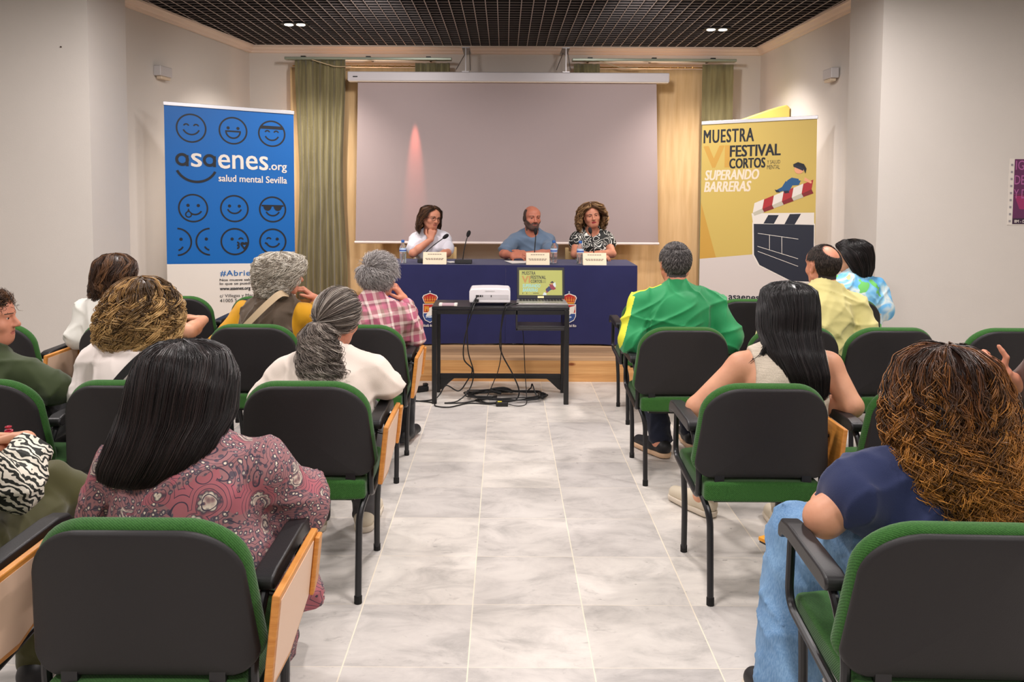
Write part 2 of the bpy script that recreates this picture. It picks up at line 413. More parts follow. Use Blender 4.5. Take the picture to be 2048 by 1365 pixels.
def drape_mat(name, rgb, rgb2):
    t = NT(name); n = t.noise(t.coords((6, 6, 0.5)), 4, 4); t.color(t.ramp(n.outputs['Fac'], [(0.3, rgb), (0.7, rgb2)]))
    t.set(Roughness=0.75); t.b.inputs['Specular IOR Level'].default_value = 0.2; t.b.inputs['Sheen Weight'].default_value = 0.3
    return t.m
M_TAN = drape_mat('tan_curtain_cloth', (206, 172, 124), (222, 190, 144))
M_GREEN = drape_mat('olive_curtain_cloth', (104, 96, 66), (140, 132, 96))
curtain('curtain', -2.36, -0.80, 0.315, 2.865, 9.26, 9, 0.018, M_TAN, 3, 'flat tan curtain between the blue banner drape and the screen', group='tan window curtains')
curtain('curtain', 0.86, 2.30, 0.315, 2.865, 9.26, 8, 0.012, M_TAN, 5, 'flat tan curtain between the screen and the yellow banner', group='tan window curtains')
curtain('curtain', -2.28, -1.74, 0.315, 2.925, 9.13, 7, 0.045, M_GREEN, 11, 'long gathered olive drape beside the blue banner', group='olive drapes', gather=0.16)
curtain('curtain', -0.97, -0.60, 0.315, 2.90, 9.13, 5, 0.035, M_GREEN, 12, 'bunched olive drape mostly behind the left half of the screen', group='olive drapes')
curtain('curtain', 0.74, 1.02, 0.315, 2.90, 9.13, 4, 0.035, M_GREEN, 13, 'bunched olive drape mostly behind the right half of the screen', group='olive drapes')
curtain('curtain', 2.14, 2.48, 0.315, 2.90, 9.13, 3, 0.02, M_GREEN, 14, 'straight olive drape showing above the yellow banner', group='olive drapes')
M_RAIL = mat('rail_green_grey', (150, 158, 142), 0.35, 0.3)
for x0, x1, lab in ((-2.38, -0.58, 'pale green curtain rail over the window beside the blue banner'), (0.72, 2.49, 'pale green curtain rail over the window beside the yellow banner')):
    e = empty('curtain_rail', ((x0 + x1) / 2, 9.1, 2.935), 0, lab, 'curtain rail', 'curtain rails')
    L = (x1 - x0) / 2
    b = MB(); b.box((0, 0, 0), (2 * L, 0.09, 0.028)); b.build('rail', M_RAIL, e, bevel=0.005)
    for k in (-0.78, 0.0, 0.72):
        b = MB(); b.box((k * L, 0.0, 0.02), (0.05, 0.05, 0.016)); b.box((k * L, 0.15, 0.02), (0.02, 0.3, 0.01)); b.build('rail_clip', M_BLACK, e)
    b = MB(); b.tube(smooth_path([(-L * 0.72, -0.02, 0.0), (-L * 0.5, -0.03, -0.06), (-L * 0.38, -0.03, -0.085), (-0.2 * L, -0.03, -0.085)], 8), 0.005, 6); b.build('pull_cord', mat('cord_cream', (205, 185, 150), 0.7), e)
    b = MB(); b.tube([(x0 + 0.05, 9.215, 2.875), (x1 - 0.05, 9.215, 2.875)], 0.008, 8)
    for k in range(12): b.tube([(x0 + 0.45 + k * 0.08, 9.215, 2.868), (x0 + 0.45 + k * 0.08, 9.215, 2.884)], 0.012, 8)
    tag(b.build('curtain_rod', mat('brass', (190, 150, 90), 0.3, 0.8), None, smooth='auto'), lab.replace('pale green curtain rail', 'thin brass curtain rod under the rail'), 'curtain rod', 'curtain rods')
# emergency lights
def emergency(loc, rz, lab):
    e = empty('emergency_light', loc, rz, lab, 'emergency light', 'emergency lights')
    b = MB(); b.box((0, 0.035, 0.015), (0.20, 0.07, 0.09)); b.build('housing', mat('lamp_housing', (196, 192, 192), 0.5), e, bevel=0.008)
    b = MB(); b.box((0.0, 0.04, -0.043), (0.15, 0.05, 0.026)); b.build('diffuser', mat('lamp_diffuser', (214, 196, 172), 0.3), e, bevel=0.006)
a = math.atan2(9.4 - 6.861, 0.36)
emergency((-3.118, 7.58, 2.56), a + pi, 'white emergency light on the wall above the blue banner')
emergency((2.905, 7.42, 2.55), pi / 2, 'white emergency light on the wall above the yellow banner')
# ceiling spots
M_LAMP = mat('lamp_lens', (255, 238, 214), emit=14)
for x, y, lab in ((-2.03, 8.13, 'pair of lit ceiling spots on the side of the blue banner'), (2.07, 8.27, 'pair of lit ceiling spots on the side of the yellow banner')):
    e = empty('ceiling_spot', (x, y, CEIL - 0.012), 0, lab, 'ceiling light', 'twin ceiling spots')
    b = MB(); b.box((0, 0, 0.006), (0.26, 0.13, 0.012)); b.build('frame', M_BLACK, e, bevel=0.004)
    for sx in (-1, 1):
        l = MB().lathe([(0.0, 0.0), (0.035, 0.0), (0.042, 0.004)], 20, M=Matrix.Translation((sx * 0.058, 0, -0.006))).build('lens', M_LAMP, e)
# yellow wall lamp behind the banner
e = empty('wall_lamp', (2.868, 8.6, 2.20), 0, 'yellow and black wedge of a wall lamp above the yellow banner', 'wall lamp')
MB().prism([(0, 0.17), (-0.03, 0.20), (-0.12, 0.18), (-0.46, 0.06), (-0.46, 0.03), (0, 0.06)], -0.16, 0.16, 'y').build('shade', mat('lamp_yellow', (214, 186, 96), 0.5), e, bevel=0.02)
MB().prism([(0, 0.06), (-0.34, 0.035), (-0.26, -0.05), (0, -0.05)], -0.12, 0.12, 'y').build('body', M_BLACK, e, bevel=0.01)

# roll-up banners
def banner(name, TL, TR, zb, art, mats, lab, back_mat, cat='roll-up banner'):
    """TL, TR top corners; the printed sheet hangs from them to height zb; art(P, W) draws in metres from the top left"""
    TL = Vector(TL); TR = Vector(TR); mid = (TL + TR) / 2; d = TR - TL; W = Vector((d.x, d.y, 0)).length
    rz = math.atan2(d.y, d.x); e = empty(name, (mid.x, mid.y, STAGE_Z), rz, lab, cat, 'roll-up banners')
    zt0, zt1 = TL.z - STAGE_Z, TR.z - STAGE_Z; zb -= STAGE_Z
    Hn = (zt0 + zt1) / 2 - zb
    P = Print(0.00006); art(P, W, Hn)
    b = MB()
    def mp(x, y, l):
        u = x / W; zt = zt0 + (zt1 - zt0) * u
        return (x - W / 2, -0.004 - l, zb + (zt - zb) * (1 + y / Hn))
    N = 12
    b.add([mp(W * i / N, 0, -0.0001) for i in range(N + 1)] + [mp(W * i / N, -Hn, -0.0001) for i in range(N + 1)], [(i, i + 1, N + 2 + i, N + 1 + i) for i in range(N)], 0)
    b.add([(W * i / N - W / 2, 0.0, mp(W * i / N, 0, 0)[2]) for i in range(N + 1)] + [(W * i / N - W / 2, 0.0, zb) for i in range(N + 1)], [(N + 1 + i, N + 2 + i, i + 1, i) for i in range(N)], 1)
    b.add([mp(*p) for p in P.mb.v], P.mb.f, 0); b.m[-len(P.mb.f):] = P.mb.m
    b.build('printed_sheet', mats, e, fix=False)
    b = MB(); b.prism([(-W / 2 - 0.006, zt0 - 0.012), (W / 2 + 0.006, zt1 - 0.012), (W / 2 + 0.006, zt1 + 0.02), (-W / 2 - 0.006, zt0 + 0.02)], -0.014, 0.006, 'y'); b.build('top_bar', M_ALU, e, bevel=0.003)
    b = MB(); b.box((0, 0, 0.05), (W + 0.05, 0.10, 0.085)); b.build('base', M_ALU, e, bevel=0.02)
    for s in (-1, 1): MB().box((s * W * 0.36, 0, 0.006), (0.05, 0.34, 0.012)).build('foot', M_ALU, e, bevel=0.003)
    MB().tube([(0, 0.03, 0.09), (0, 0.02, min(zt0, zt1) - 0.02)], 0.009, 8).build('pole', M_ALU, e, smooth='auto')
    return e
M_BLUE = mat('print_blue', (0, 96, 174), 0.45); M_PBLK = mat('print_black', (22, 26, 34), 0.5); M_PWHITE = mat('print_white', (224, 217, 208), 0.5); M_PBLUETXT = mat('print_blue_text', (20, 100, 170), 0.5)
def blue_art(P, W, H):
    # 0 white paper 1 back 2 blue 3 black 4 white 5 blue text
    k = W / 767.0; kb = (2.2225 - 0.869) / 935.0
    def A(X, Y):
        yt = 95 + (X - 91) * 0.0717; yb = 1038 - (X - 91) * 0.02
        xr = 858 - max(0, (Y - 150)) * 0.027
        return ((X - 91) / (xr - 91) * W, -(Y - yt) / (yb - yt) * 935 * kb)
    P.rect(0, -935 * kb, W, 0, 2)
    lw = 10 * k
    def face(X, Y, R=81):
        x, y = A(X, Y); r = R * k; P.arc(x, y, r, lw, 0, 360, 3, 48); return x, y, r
    def smile(x, y, r, w=0.55, up=0.18): P.arc(x, y + r * up, r * w, lw * 0.95, 205, 335, 3)
    def eye_dots(x, y, r):
        for s in (-1, 1): P.disc(x + s * r * 0.36, y + r * 0.2, r * 0.12, 3)
    def eye_arcs(x, y, r):
        for s in (-1, 1): P.arc(x + s * r * 0.34, y + r * 0.12, r * 0.17, lw * 0.9, 15, 165, 3, 14)
    x, y, r = face(244, 237, 84); eye_arcs(x, y, r); smile(x, y, r, 0.6, 0.14)
    x, y, r = face(488, 251); eye_dots(x, y, r); P.arc(x, y - r * 0.05, r * 0.52, lw, 180, 360, 3); P.line((x - r * .58, y - r * .05), (x + r * .58, y - r * .05), lw, 3)
    x, y, r = face(720, 268, 79); eye_arcs(x, y - r * 0.06, r); smile(x, y, r, 0.55, 0.02)
    P.arc(x, y, r * 0.62, r * 0.28, 62, 118, 3) if False else P.poly([(x - r * .82, y + r * .62), (x + r * .82, y + r * .62), (x + r * .9, y + r * .36), (x - r * .9, y + r * .36)], 3)
    x, y, r = face(245, 705, 83); eye_dots(x, y, r); P.arc(x + r * 0.12, y + r * .05, r * 0.52, lw, 235, 330, 3); P.arc(x - r * 0.33, y - r * 0.47, r * 0.2, lw * 0.8, 0, 360, 3); P.poly([(x - r * .46, y - r * .33), (x - r * .20, y - r * .33), (x - r * .33, y - r * .0)], 3); P.disc(x - r * .33, y - r * .40, r * .1, 2)
    x, y, r = face(483, 706); eye_dots(x, y, r); smile(x, y, r)
    x, y, r = face(710, 709, 79); smile(x, y, r, 0.55, 0.04)
    P.line((x - r * .85, y + r * .3), (x + r * .85, y + r * .3), lw, 3)
    for s in (-1, 1): P.disc(x + s * r * .4, y + r * .28, r * .33, 3, r * .40, 20, 180, 360)
    for X, Y, a, q in ((150, 905, (-88, 88), 1), (338, 902, (92, 268), -1)):
        x, y = A(X, Y); r = 82 * k; P.arc(x, y, r, lw, a[0], a[1], 3); P.disc(x + q * r * .28, y + r * .2, r * .12, 3); P.arc(x - q * r * .05, y - r * .15, r * .5, lw, (285 if q > 0 else 205), (335 if q > 0 else 255), 3)
    x, y, r = face(480, 900); P.disc(x - r * .2, y + r * .2, r * .12, 3); P.arc(x + r * .45, y + r * .12, r * .16, lw * .9, 15, 165, 3, 14)
    for dy in (-.18, -.4): P.arc(x + r * .18, y + dy * r, r * .12, lw, -100, 100, 3, 12)
    for s in (-1, 1): P.disc(x + r * (.7 + s * .13), y - r * .2, r * .17, 3)
    P.poly([(x + r * .42, y - r * .28), (x + r * .98, y - r * .28), (x + r * .7, y - r * .68)], 3); P.poly([(x + r * .58, y - r * .26), (x + r * .82, y - r * .26), (x + r * .7, y - r * .45)], 2)
    x, y, r = face(705, 897, 79); P.disc(x + r * .34, y + r * .2, r * .12, 3); P.arc(x - r * .32, y + r * .14, r * .16, lw * .9, 15, 165, 3, 14); smile(x, y, r, 0.55, .1); P.line((x - r * .62, y - r * .1), (x - r * .42, y - r * .2), lw, 3)
    # wordmark
    def LA(X0, X1, Yt, Yb):
        (x0, y1), (x1, y0) = A(X0, Yt), A(X1, Yb); w_ = 17 * k; r_ = (y1 - y0) / 2; P.arc((x0 + x1) / 2 - w_ * .1, (y0 + y1) / 2, r_ - w_ / 2, w_, 0, 360, 3); P.rect(x1 - w_, y0, x1, y1 - r_ * .3, 3)
    def T(s, X0, X1, Ytop, Ybot, mi, bold=0.03, **kw):
        (x0, yb), (x1, _) = A(X0, Ybot), A(X1, Ybot); yt = A(X0, Ytop)[1]
        P.text(s, x0, yb, yt - yb, mi, x1 - x0, bold, **kw)
    LA(155, 225, 380, 459); T('s', 240, 300, 382, 461, 4, .02); LA(312, 382, 386, 463); T('enes', 396, 690, 388, 470, 4, .02)
    T('.org', 696, 803, 446, 492, 4, .02); T('salud mental Sevilla', 396, 802, 506, 546, 4, .02)
    x, y = A(268, 440); P.arc(x, y, 122 * k, 15 * k, 205, 335, 3, ry=115 * k)
    T('#Abriendo', 390, 660, 1072, 1108, 5, .012, spacing=1.1); T('Nos mueve saber que', 386, 640, 1122, 1140, 3, .02); T('lo que se puede hacer', 386, 650, 1144, 1162, 3, .02)
    T('www.asaenes.org', 386, 562, 1176, 1196, 3, .03); T('c/ Villegas y Marmolejo', 384, 660, 1214, 1238, 3, 0.0); T('41005 Sevilla', 384, 545, 1242, 1262, 3, 0.0)
banner('roll_up_banner', (-2.90, 7.13, 2.245), (-1.885, 7.47, 2.20), 0.26, blue_art, [M_PWHITE, M_PWHITE, M_BLUE, M_PBLK, M_PWHITE, M_PBLUETXT],
       'blue and white roll-up banner with rows of smiley faces', M_PWHITE)
M_YEL = mat('print_yellow', (200, 174, 92), 0.5); M_ORA = mat('print_ochre', (196, 152, 66), 0.5); M_NAVY = mat('print_navy', (34, 38, 52), 0.5); M_BEIGE = mat('print_beige', (226, 212, 190), 0.5)
M_PGREY = mat('print_pale_grey', (208, 199, 194), 0.5); M_RED = mat('print_red', (168, 44, 48), 0.5); M_SHADE = mat('print_stone', (188, 182, 164), 0.5); M_SKINP = mat('print_peach', (226, 160, 120), 0.5); M_JEANP = mat('print_jean_blue', (36, 84, 130), 0.5)
def yellow_art(P, W, H):
    # 0 pale paper 1 back 2 yellow 3 black 4 ochre 5 beige 6 navy 7 red 8 stone 9 peach 10 jean blue 11 white
    k = W / 675.0
    def A(X, Y):
        yt = 222 - (X - 297) * 0.074; xl = 297 - max(0, Y - 222) * 0.006; xr = 972 - max(0, Y - 172) * 0.033
        return ((X - xl) / (xr - xl) * W, -(Y - yt) * 0.00150)
    def Q(pts, mi): P.poly([A(*p) for p in pts], mi)
    P.rect(0, -H, W, 0, 0)
    Q([(297, 222), (972, 172), (955, 900), (600, 1000), (292, 1055)], 2)
    Q([(296, 700), (388, 1038), (292, 1055)], 4); Q([(296, 640), (300, 640), (420, 1030), (388, 1038), (296, 705)], 2)
    def T(s, X0, X1, Ytop, Ybot, mi, bold=0.03, **kw):
        (x0, yb), (x1, _) = A(X0, Ybot), A(X1, Ybot - (X1 - X0) * 0.05); yt = A(X0, Ytop)[1]
        P.text(s, x0, yb, yt - yb, mi, x1 - x0, bold, **kw)
    T('MUESTRA', 308, 605, 262, 342, 3, .025, spacing=1.14); T('VI', 312, 458, 362, 492, 4, .04); T('FESTIVAL', 467, 760, 351, 419, 3, .035); T('CORTOS', 464, 672, 430, 489, 3, .035)
    T('Y SALUD', 684, 760, 430, 452, 3, 0); T('MENTAL', 684, 758, 459, 484, 3, 0)
    T('SUPERANDO', 318, 636, 508, 568, 5, .035, shear=0.2); T('BARRERAS', 315, 590, 578, 640, 5, .035, shear=0.2)
    # clapper board
    Q([(600, 806), (955, 788), (950, 1138), (828, 1148), (636, 1066), (601, 1000)], 11); Q([(608, 815), (950, 795), (944, 1130), (822, 1138), (642, 1060), (610, 1000)], 6)
    Q([(595, 752), (952, 724), (951, 796), (604, 812)], 11); Q([(692, 756), (752, 752), (724, 806), (664, 809)], 6); Q([(815, 742), (878, 736), (842, 801), (784, 804)], 6)
    for i in range(6):
        def B(t, dy): return (612 + (948 - 612) * t, 752 - (752 - 596) * t + dy)
        t0, t1 = i / 6, (i + 1) / 6; m = 7 if i % 2 else 11
        Q([B(t0, -62), B(t1, -64), B(t1 - .03, -12), B(t0 - .03, -8)], m); Q([B(t0 - .03, -8), B(t1 - .03, -12), B(t1, 16), B(t0, 14)], 8 if m == 11 else 12)
    # seated figure
    Q([(800, 545), (826, 526), (880, 534), (866, 568), (830, 572), (806, 616), (776, 610), (796, 570)], 10); Q([(806, 556), (790, 600), (760, 614), (736, 606), (770, 585), (792, 548)], 10)
    Q([(728, 602), (752, 606), (760, 618), (738, 618)], 6); Q([(780, 606), (808, 604), (812, 616), (786, 622)], 6)
    Q([(862, 506), (900, 496), (922, 532), (906, 546), (866, 540)], 2); Q([(900, 520), (940, 545), (936, 556), (896, 540)], 9); x, y = A(868, 476); P.disc(x, y, 27 * k, 9); Q([(838, 446), (862, 434), (896, 444), (910, 470), (904, 500), (892, 470), (850, 456)], 3); Q([(834, 446), (870, 458), (896, 470), (890, 484), (866, 474), (836, 462)], 6)
    for a, c in (((632, 870), (862, 886)), ((699, 873), (699, 965)), ((769, 880), (769, 978)), ((630, 948), (860, 1002)), ((632, 978), (860, 1047))): P.line(A(*a), A(*c), 3.0 * k, 11)
    T('asaenes', 465, 640, 1262, 1290, 6, .03)
banner('roll_up_banner', (1.80, 7.65, 2.142), (2.735, 7.35, 2.176), 0.26, yellow_art,
       [M_PGREY, M_PWHITE, M_YEL, M_PBLK, M_ORA, M_BEIGE, M_NAVY, M_RED, M_SHADE, M_SKINP, M_JEANP, M_PWHITE, mat('print_dark_red', (124, 34, 38), 0.5)],
       'yellow roll-up banner for a short film festival with a clapperboard', M_PWHITE)
# wall poster at the right picture edge
def poster():
    P = Print(0.0002); W, H = 0.42, 0.50
    P.rect(0, 0, W, H, 0); P.rect(0.040, 0.006, W, H - 0.004, 1); P.poly([(0.045, 0.23), (0.09, 0.12), (W, 0.10), (W, 0.25)], 2); P.poly([(0.043, 0.22), (W, 0.235), (W, 0.255), (0.043, 0.225)], 4)
    P.text('IGUALDAD', 0.05, H - 0.085, 0.07, 3, 0.36, 0.0); P.text('DE GENERO', 0.045, H - 0.195, 0.07, 3, 0.36, 0.0); P.text('Y DERECHOS', 0.043, H - 0.30, 0.07, 3, 0.36, 0.0)
    P.rect(0.040, 0.006, W, 0.05, 4); P.text('8M - DIA INTERNACIONAL', 0.055, 0.016, 0.022, 0, 0.34, 0.02)
    for i in range(9): P.rect(0.012, 0.02 + i * 0.053, 0.028, 0.036 + i * 0.053, 5)
    b = MB(); b.box((W / 2, H / 2, -0.001), (W, H, 0.0016), 0); b.add(P.mb.v, P.mb.f, 0); b.m[-len(P.mb.f):] = P.mb.m
    o = b.build('wall_poster', [M_PWHITE, mat('poster_plum', (96, 42, 84), 0.5), mat('poster_magenta', (150, 44, 96), 0.5), mat('poster_lilac', (170, 96, 150), 0.5), mat('poster_dark', (54, 32, 56), 0.5), mat('poster_grey', (150, 146, 150), 0.5)], None, fix=False)
    o.matrix_world = Matrix.Translation((3.80, 6.297, 1.284)) @ Matrix.Rotation(pi / 2, 4, 'X')
    tag(o, 'purple poster taped to the white wall at the picture edge', 'poster')
poster()
# presenters' tables with a blue cloth each
M_NAVYCLOTH = cloth_mat('blue_tablecloth', (40, 42, 84), 0.85, 700, 0.2)
M_TABLEWOOD = mat('table_laminate', (170, 150, 125), 0.5)
TZ = 0.875; TY0, TY1 = 7.22, 7.86
def table(x0, x1, lab):
    e = empty('folding_table', ((x0 + x1) / 2, (TY0 + TY1) / 2, STAGE_Z), 0, lab, 'table', 'presenters tables'); w = (x1 - x0) / 2 - 0.02; d = (TY1 - TY0) / 2 - 0.02; h = TZ - STAGE_Z - 0.006
    MB().box((0, 0, h - 0.015), (2 * w, 2 * d, 0.028)).build('tabletop', M_TABLEWOOD, e, bevel=0.004)
    for sx in (-1, 1):
        for sy in (-1, 1): MB().tube([(sx * (w - 0.05), sy * (d - 0.05), 0), (sx * (w - 0.05), sy * (d - 0.05), h - 0.03)], 0.018, 8).build('leg', M_ALU, e, smooth='auto')
def emblem(parent, cx, y, zt):
    P = Print(0.0002)
    # 0 white 1 red 2 gold 3 blue 4 pale
    P.poly([(-.062, -.12), (.062, -.12), (.062, -.225), (.045, -.262), (0, -.285), (-.045, -.262), (-.062, -.225)], 0); P.poly([(-.056, -.126), (.056, -.126), (.056, -.194), (-.056, -.194)], 1); P.poly([(-.056, -.203), (.056, -.203), (.056, -.224), (.041, -.257), (0, -.278), (-.041, -.257), (-.056, -.224)], 3)
    P.rect(-.048, -.186, -.010, -.146, 2)
    for k in range(4): P.rect(-.048 + k * .0105, -.146, -.042 + k * .0105, -.138, 2)
    P.rect(-.034, -.186, -.024, -.166, 1)
    for a in range(4):
        t = a * pi / 2 + 0.2; c, s_ = math.cos(t), math.sin(t); P.poly([(.030 + c * .002, -.16 + s_ * .002), (.030 + c * .024 - s_ * .010, -.16 + s_ * .024 + c * .010), (.030 + c * .019, -.16 + s_ * .019), (.030 + c * .024 + s_ * .010, -.16 + s_ * .024 - c * .010)], 0)
    P.disc(0.0, -.232, .024, 4, .009); P.poly([(-.018, -.232), (-.036, -.220), (-.036, -.245)], 4)
    P.poly([(-.050, -.112), (.050, -.112), (.068, -.064), (.058, -.044), (0, -.022), (-.058, -.044), (-.068, -.064)], 0); P.poly([(-.045, -.114), (.045, -.114), (.060, -.066), (.052, -.050), (0, -.03), (-.052, -.050), (-.060, -.066)], 1)
    P.rect(-.045, -.116, .045, -.100, 2); P.disc(0, -.012, .007, 4)
    for q in (-.036, -.018, 0, .018, .036): P.disc(q * 1.15, -.082, .0075, 2); P.line((q, -.10), (q * 1.3, -.055), .005, 2)
    P.text('Alcalá del Río', 0, -.318, .022, 0, .13, .02, align='c')
    b = MB(); b.add([(cx + x, y(cx + x, zt + z) - l, zt + z) for x, z, l in P.mb.v], P.mb.f, 0); b.m = list(P.mb.m)
    b.build('coat_of_arms', [M_PWHITE, mat('arms_red', (176, 40, 36), 0.6), mat('arms_gold', (206, 138, 48), 0.6), mat('arms_blue', (40, 70, 130), 0.6), mat('arms_pale', (170, 186, 206), 0.6)], parent, fix=False)
def cloth(x0, x1, lab, ex, seed, zt=TZ):
    r = random.Random(seed); c = [(r.uniform(2, 9), r.uniform(0, 6.3)) for _ in range(5)]
    b = MB()
    def wob(s): return sum(math.sin(a * s + p) for a, p in c) / 5
    # perimeter path front-left ... ; top and skirts
    b.grid(lambda u, v: (x0 + (x1 - x0) * u, TY0 + (TY1 - TY0) * v, zt + 0.0008 * wob(u * 8 + v * 5)), 24, 10)
    def skirt(p, q, n, z0, nrm):
        def f(u, v):
            x = p[0] + (q[0] - p[0]) * u; y = p[1] + (q[1] - p[1]) * u; s = x * 1.0 + y * 1.3
            o = (0.004 * min(1, v * 8) + 0.045 * v * max(0.0, wob(s * 1.4) + 0.35 * wob(s * 4 + 2)) + 0.006 * v * wob(3 * s)) * (1 if nrm[1] else 0.35)
            return (x + nrm[0] * o, y + nrm[1] * o, zt + (z0 + 0.006 * wob(s * 2 + 1) - zt) * v)
        b.grid(f, n, 20)
    skirt((x0, TY0), (x1, TY0), 80, 0.185, (0, -1)); skirt((x1, TY1), (x1, TY0), 24, 0.19, (1, 0)); skirt((x0, TY0), (x0, TY1), 24, 0.19, (-1, 0))
    o = b.build('tablecloth', M_NAVYCLOTH, None, smooth='auto', fix=False, angle=60); tag(o, lab, 'tablecloth', 'blue tablecloths')
    emblem(o, ex, lambda x, z: TY0 - max(0.004 * min(1, (zt - z) / (zt - 0.185) * 8) + 0.045 * ((zt - z) / (zt - 0.185)) * max(0.0, wob((x + TY0 * 1.3) * 1.4) + 0.35 * wob((x + TY0 * 1.3) * 4 + 2)) + 0.006 * ((zt - z) / (zt - 0.185)) * wob(3 * (x + TY0 * 1.3)), 0.0) - 0.004, 0.655)
table(-1.16, 0.0, 'table hidden under the blue cloth with the seated woman in glasses'); table(0.02, 1.15, 'table hidden under the blue cloth with the bearded man and the curly blonde speaker')
cloth(-1.165, 0.0120, 'blue tablecloth with a coat of arms under the woman in glasses', -0.645, 4); cloth(0.0125, 1.158, 'blue tablecloth with a coat of arms partly behind the laptop', 0.565, 9)
# things on the presenters' tables
M_PET = mat('clear_plastic', (235, 242, 248), 0.08, trans=0.92, ior=1.2); M_WATER = mat('water', (225, 236, 244), 0.02, trans=0.95, ior=1.33); M_CAP = mat('blue_cap', (40, 96, 170), 0.4); M_LABEL = mat('bottle_label', (190, 210, 232), 0.5); M_LBLUE = mat('bottle_label_blue', (40, 80, 170), 0.5)
def bottle(x, y, lab):
    e = empty('water_bottle', (x, y, TZ + 0.001), 0, lab, 'bottle', 'water bottles on the blue table')
    MB().lathe([(0.028, 0), (0.031, 0.006), (0.031, 0.05), (0.029, 0.058), (0.031, 0.066), (0.031, 0.12), (0.028, 0.145), (0.018, 0.168), (0.0125, 0.178), (0.0125, 0.185)], 20).build('bottle', M_PET, e, smooth=True)
    MB().lathe([(0.0275, 0.003), (0.0295, 0.008), (0.0295, 0.085), (0.0, 0.0851)], 20).build('water', M_WATER, e, smooth='auto')
    b = MB().lathe([(0.0314, 0.10), (0.0316, 0.101), (0.0316, 0.132), (0.0314, 0.133)], 20); 
    lb = b.build('label', M_LABEL, e, smooth='auto')
    b = MB().lathe([(0.0317, 0.108), (0.0319, 0.109), (0.0319, 0.118), (0.0317, 0.119)], 20); b.build('label_stripe', M_LBLUE, lb)
    MB().lathe([(0.0145, 0.183), (0.015, 0.185), (0.015, 0.203), (0.013, 0.206), (0, 0.206)], 16).build('cap', M_CAP, e, smooth='auto')
bottle(-0.90, 7.36, 'water bottle with blue cap nearest the end of the table by the woman in glasses'); bottle(0.44, 7.40, 'water bottle with blue cap beside the bearded man'); bottle(0.672, 7.36, 'water bottle with blue cap before the speaker in the black and white top')
M_CARD = mat('card_cream', (236, 218, 190), 0.6); M_INK = mat('card_ink', (120, 104, 90), 0.6)
def card(x, lab):
    W, H = 0.205, 0.105
    e = empty('name_card', (x, 7.285, TZ + 0.001), 0, lab, 'name card', 'folded name cards')
    b = MB(); b.prism([(-0.040, 0.0), (-0.0388, 0.0), (0.0, H - 0.002), (0.0388, 0.0), (0.040, 0.0), (0.0, H)], -W / 2, W / 2, 'x'); 
    pr = MB()
    for (u0, u1, v) in ((.2, .8, .80), (.1, .9, .45), (.14, .86, .36)):
        for q in range(6 if v > .5 else 7):
            n = 6 if v > .5 else 7; a = u0 + (u1 - u0) * q / n; c = a + (u1 - u0) / n * 0.82
            pts = [(a, v), (c, v), (c, v + .055), (a, v + .055)]
            pr.add([((p - .5) * W, -0.040 * (1 - z) - 0.0006, z * H) for p, z in pts], [(0, 1, 2, 3)], 1)
    b.add(pr.v, pr.f, 1); b.m[-len(pr.f):] = [1] * len(pr.f)
    o = b.build('card', [M_CARD, M_INK], e, fix=False)
card(-0.61, 'cream folded name card before the woman in glasses'); card(0.293, 'cream folded name card before the bearded man'); card(0.79, 'cream folded name card before the speaker in the black and white top')
M_FOAM = mat('mic_foam', (26, 24, 26), 0.9, bump=0.4, bscale=600)
def mic(base, path, lab, brz=0.0):
    e = empty('table_microphone', (base[0], base[1], TZ + 0.001), brz, lab, 'microphone', 'gooseneck microphones')
    R = Matrix.Rotation(-brz, 4, 'Z')
    MB().prism([(-0.055, 0), (0.055, 0), (0.055, 0.018), (0.02, 0.034), (-0.05, 0.036)], -0.075, 0.075, 'x').build('base', M_BLACK, e, bevel=0.006)
    p = [R @ (Vector(q) - Vector((base[0], base[1], TZ + 0.001))) for q in path]; sp = smooth_path(p, 8)
    MB().tube(sp, 0.0045, 8).build('gooseneck', M_BLACKMETAL, e, smooth='auto')
    d = (sp[-1] - sp[-3]).normalized(); q = d.to_track_quat('Z', 'Y').to_matrix().to_4x4()
    MB().lathe([(0.004, -0.02), (0.012, -0.012), (0.017, 0.004), (0.018, 0.018), (0.015, 0.034), (0.007, 0.043), (0, 0.045)], 16, M=Matrix.Translation(sp[-1]) @ q).build('windscreen', M_FOAM, e, smooth=True)
mic((-0.362, 7.36), [(-0.37, 7.37, 0.90), (-0.362, 7.375, 0.97), (-0.345, 7.39, 1.06), (-0.325, 7.41, 1.125)], 'gooseneck microphone with its base standing free between the woman and the man')
mic((-0.70, 7.44), [(-0.72, 7.45, 0.90), (-0.715, 7.45, 0.95), (-0.66, 7.46, 1.01), (-0.54, 7.48, 1.10)], 'gooseneck microphone slanting across the woman in glasses')
mic((0.275, 7.44), [(0.27, 7.45, 0.90), (0.272, 7.46, 1.0), (0.278, 7.47, 1.08), (0.28, 7.48, 1.145)], 'upright gooseneck microphone before the bearded man')
mic((0.80, 7.46), [(0.81, 7.47, 0.90), (0.80, 7.47, 1.0), (0.788, 7.48, 1.09), (0.775, 7.50, 1.155)], 'upright gooseneck microphone at the mouth of the curly blonde speaker')
M_PAPER = mat('paper_white', (236, 232, 226), 0.6)
def sheet(x, y, rz, w, d, lab, z=TZ + 0.004):
    o = MB().box((0, 0, 0.0008), (w, d, 0.0012)).build('paper_sheet', M_PAPER); o.location = (x, y, z); o.rotation_euler = (0, 0, rz); tag(o, lab, 'paper', 'loose papers')
sheet(-0.475, 7.45, 0.4, 0.07, 0.12, 'small white paper beside the free standing microphone base'); sheet(0.13, 7.50, 0.25, 0.2, 0.28, 'white paper under the hands of the bearded man')
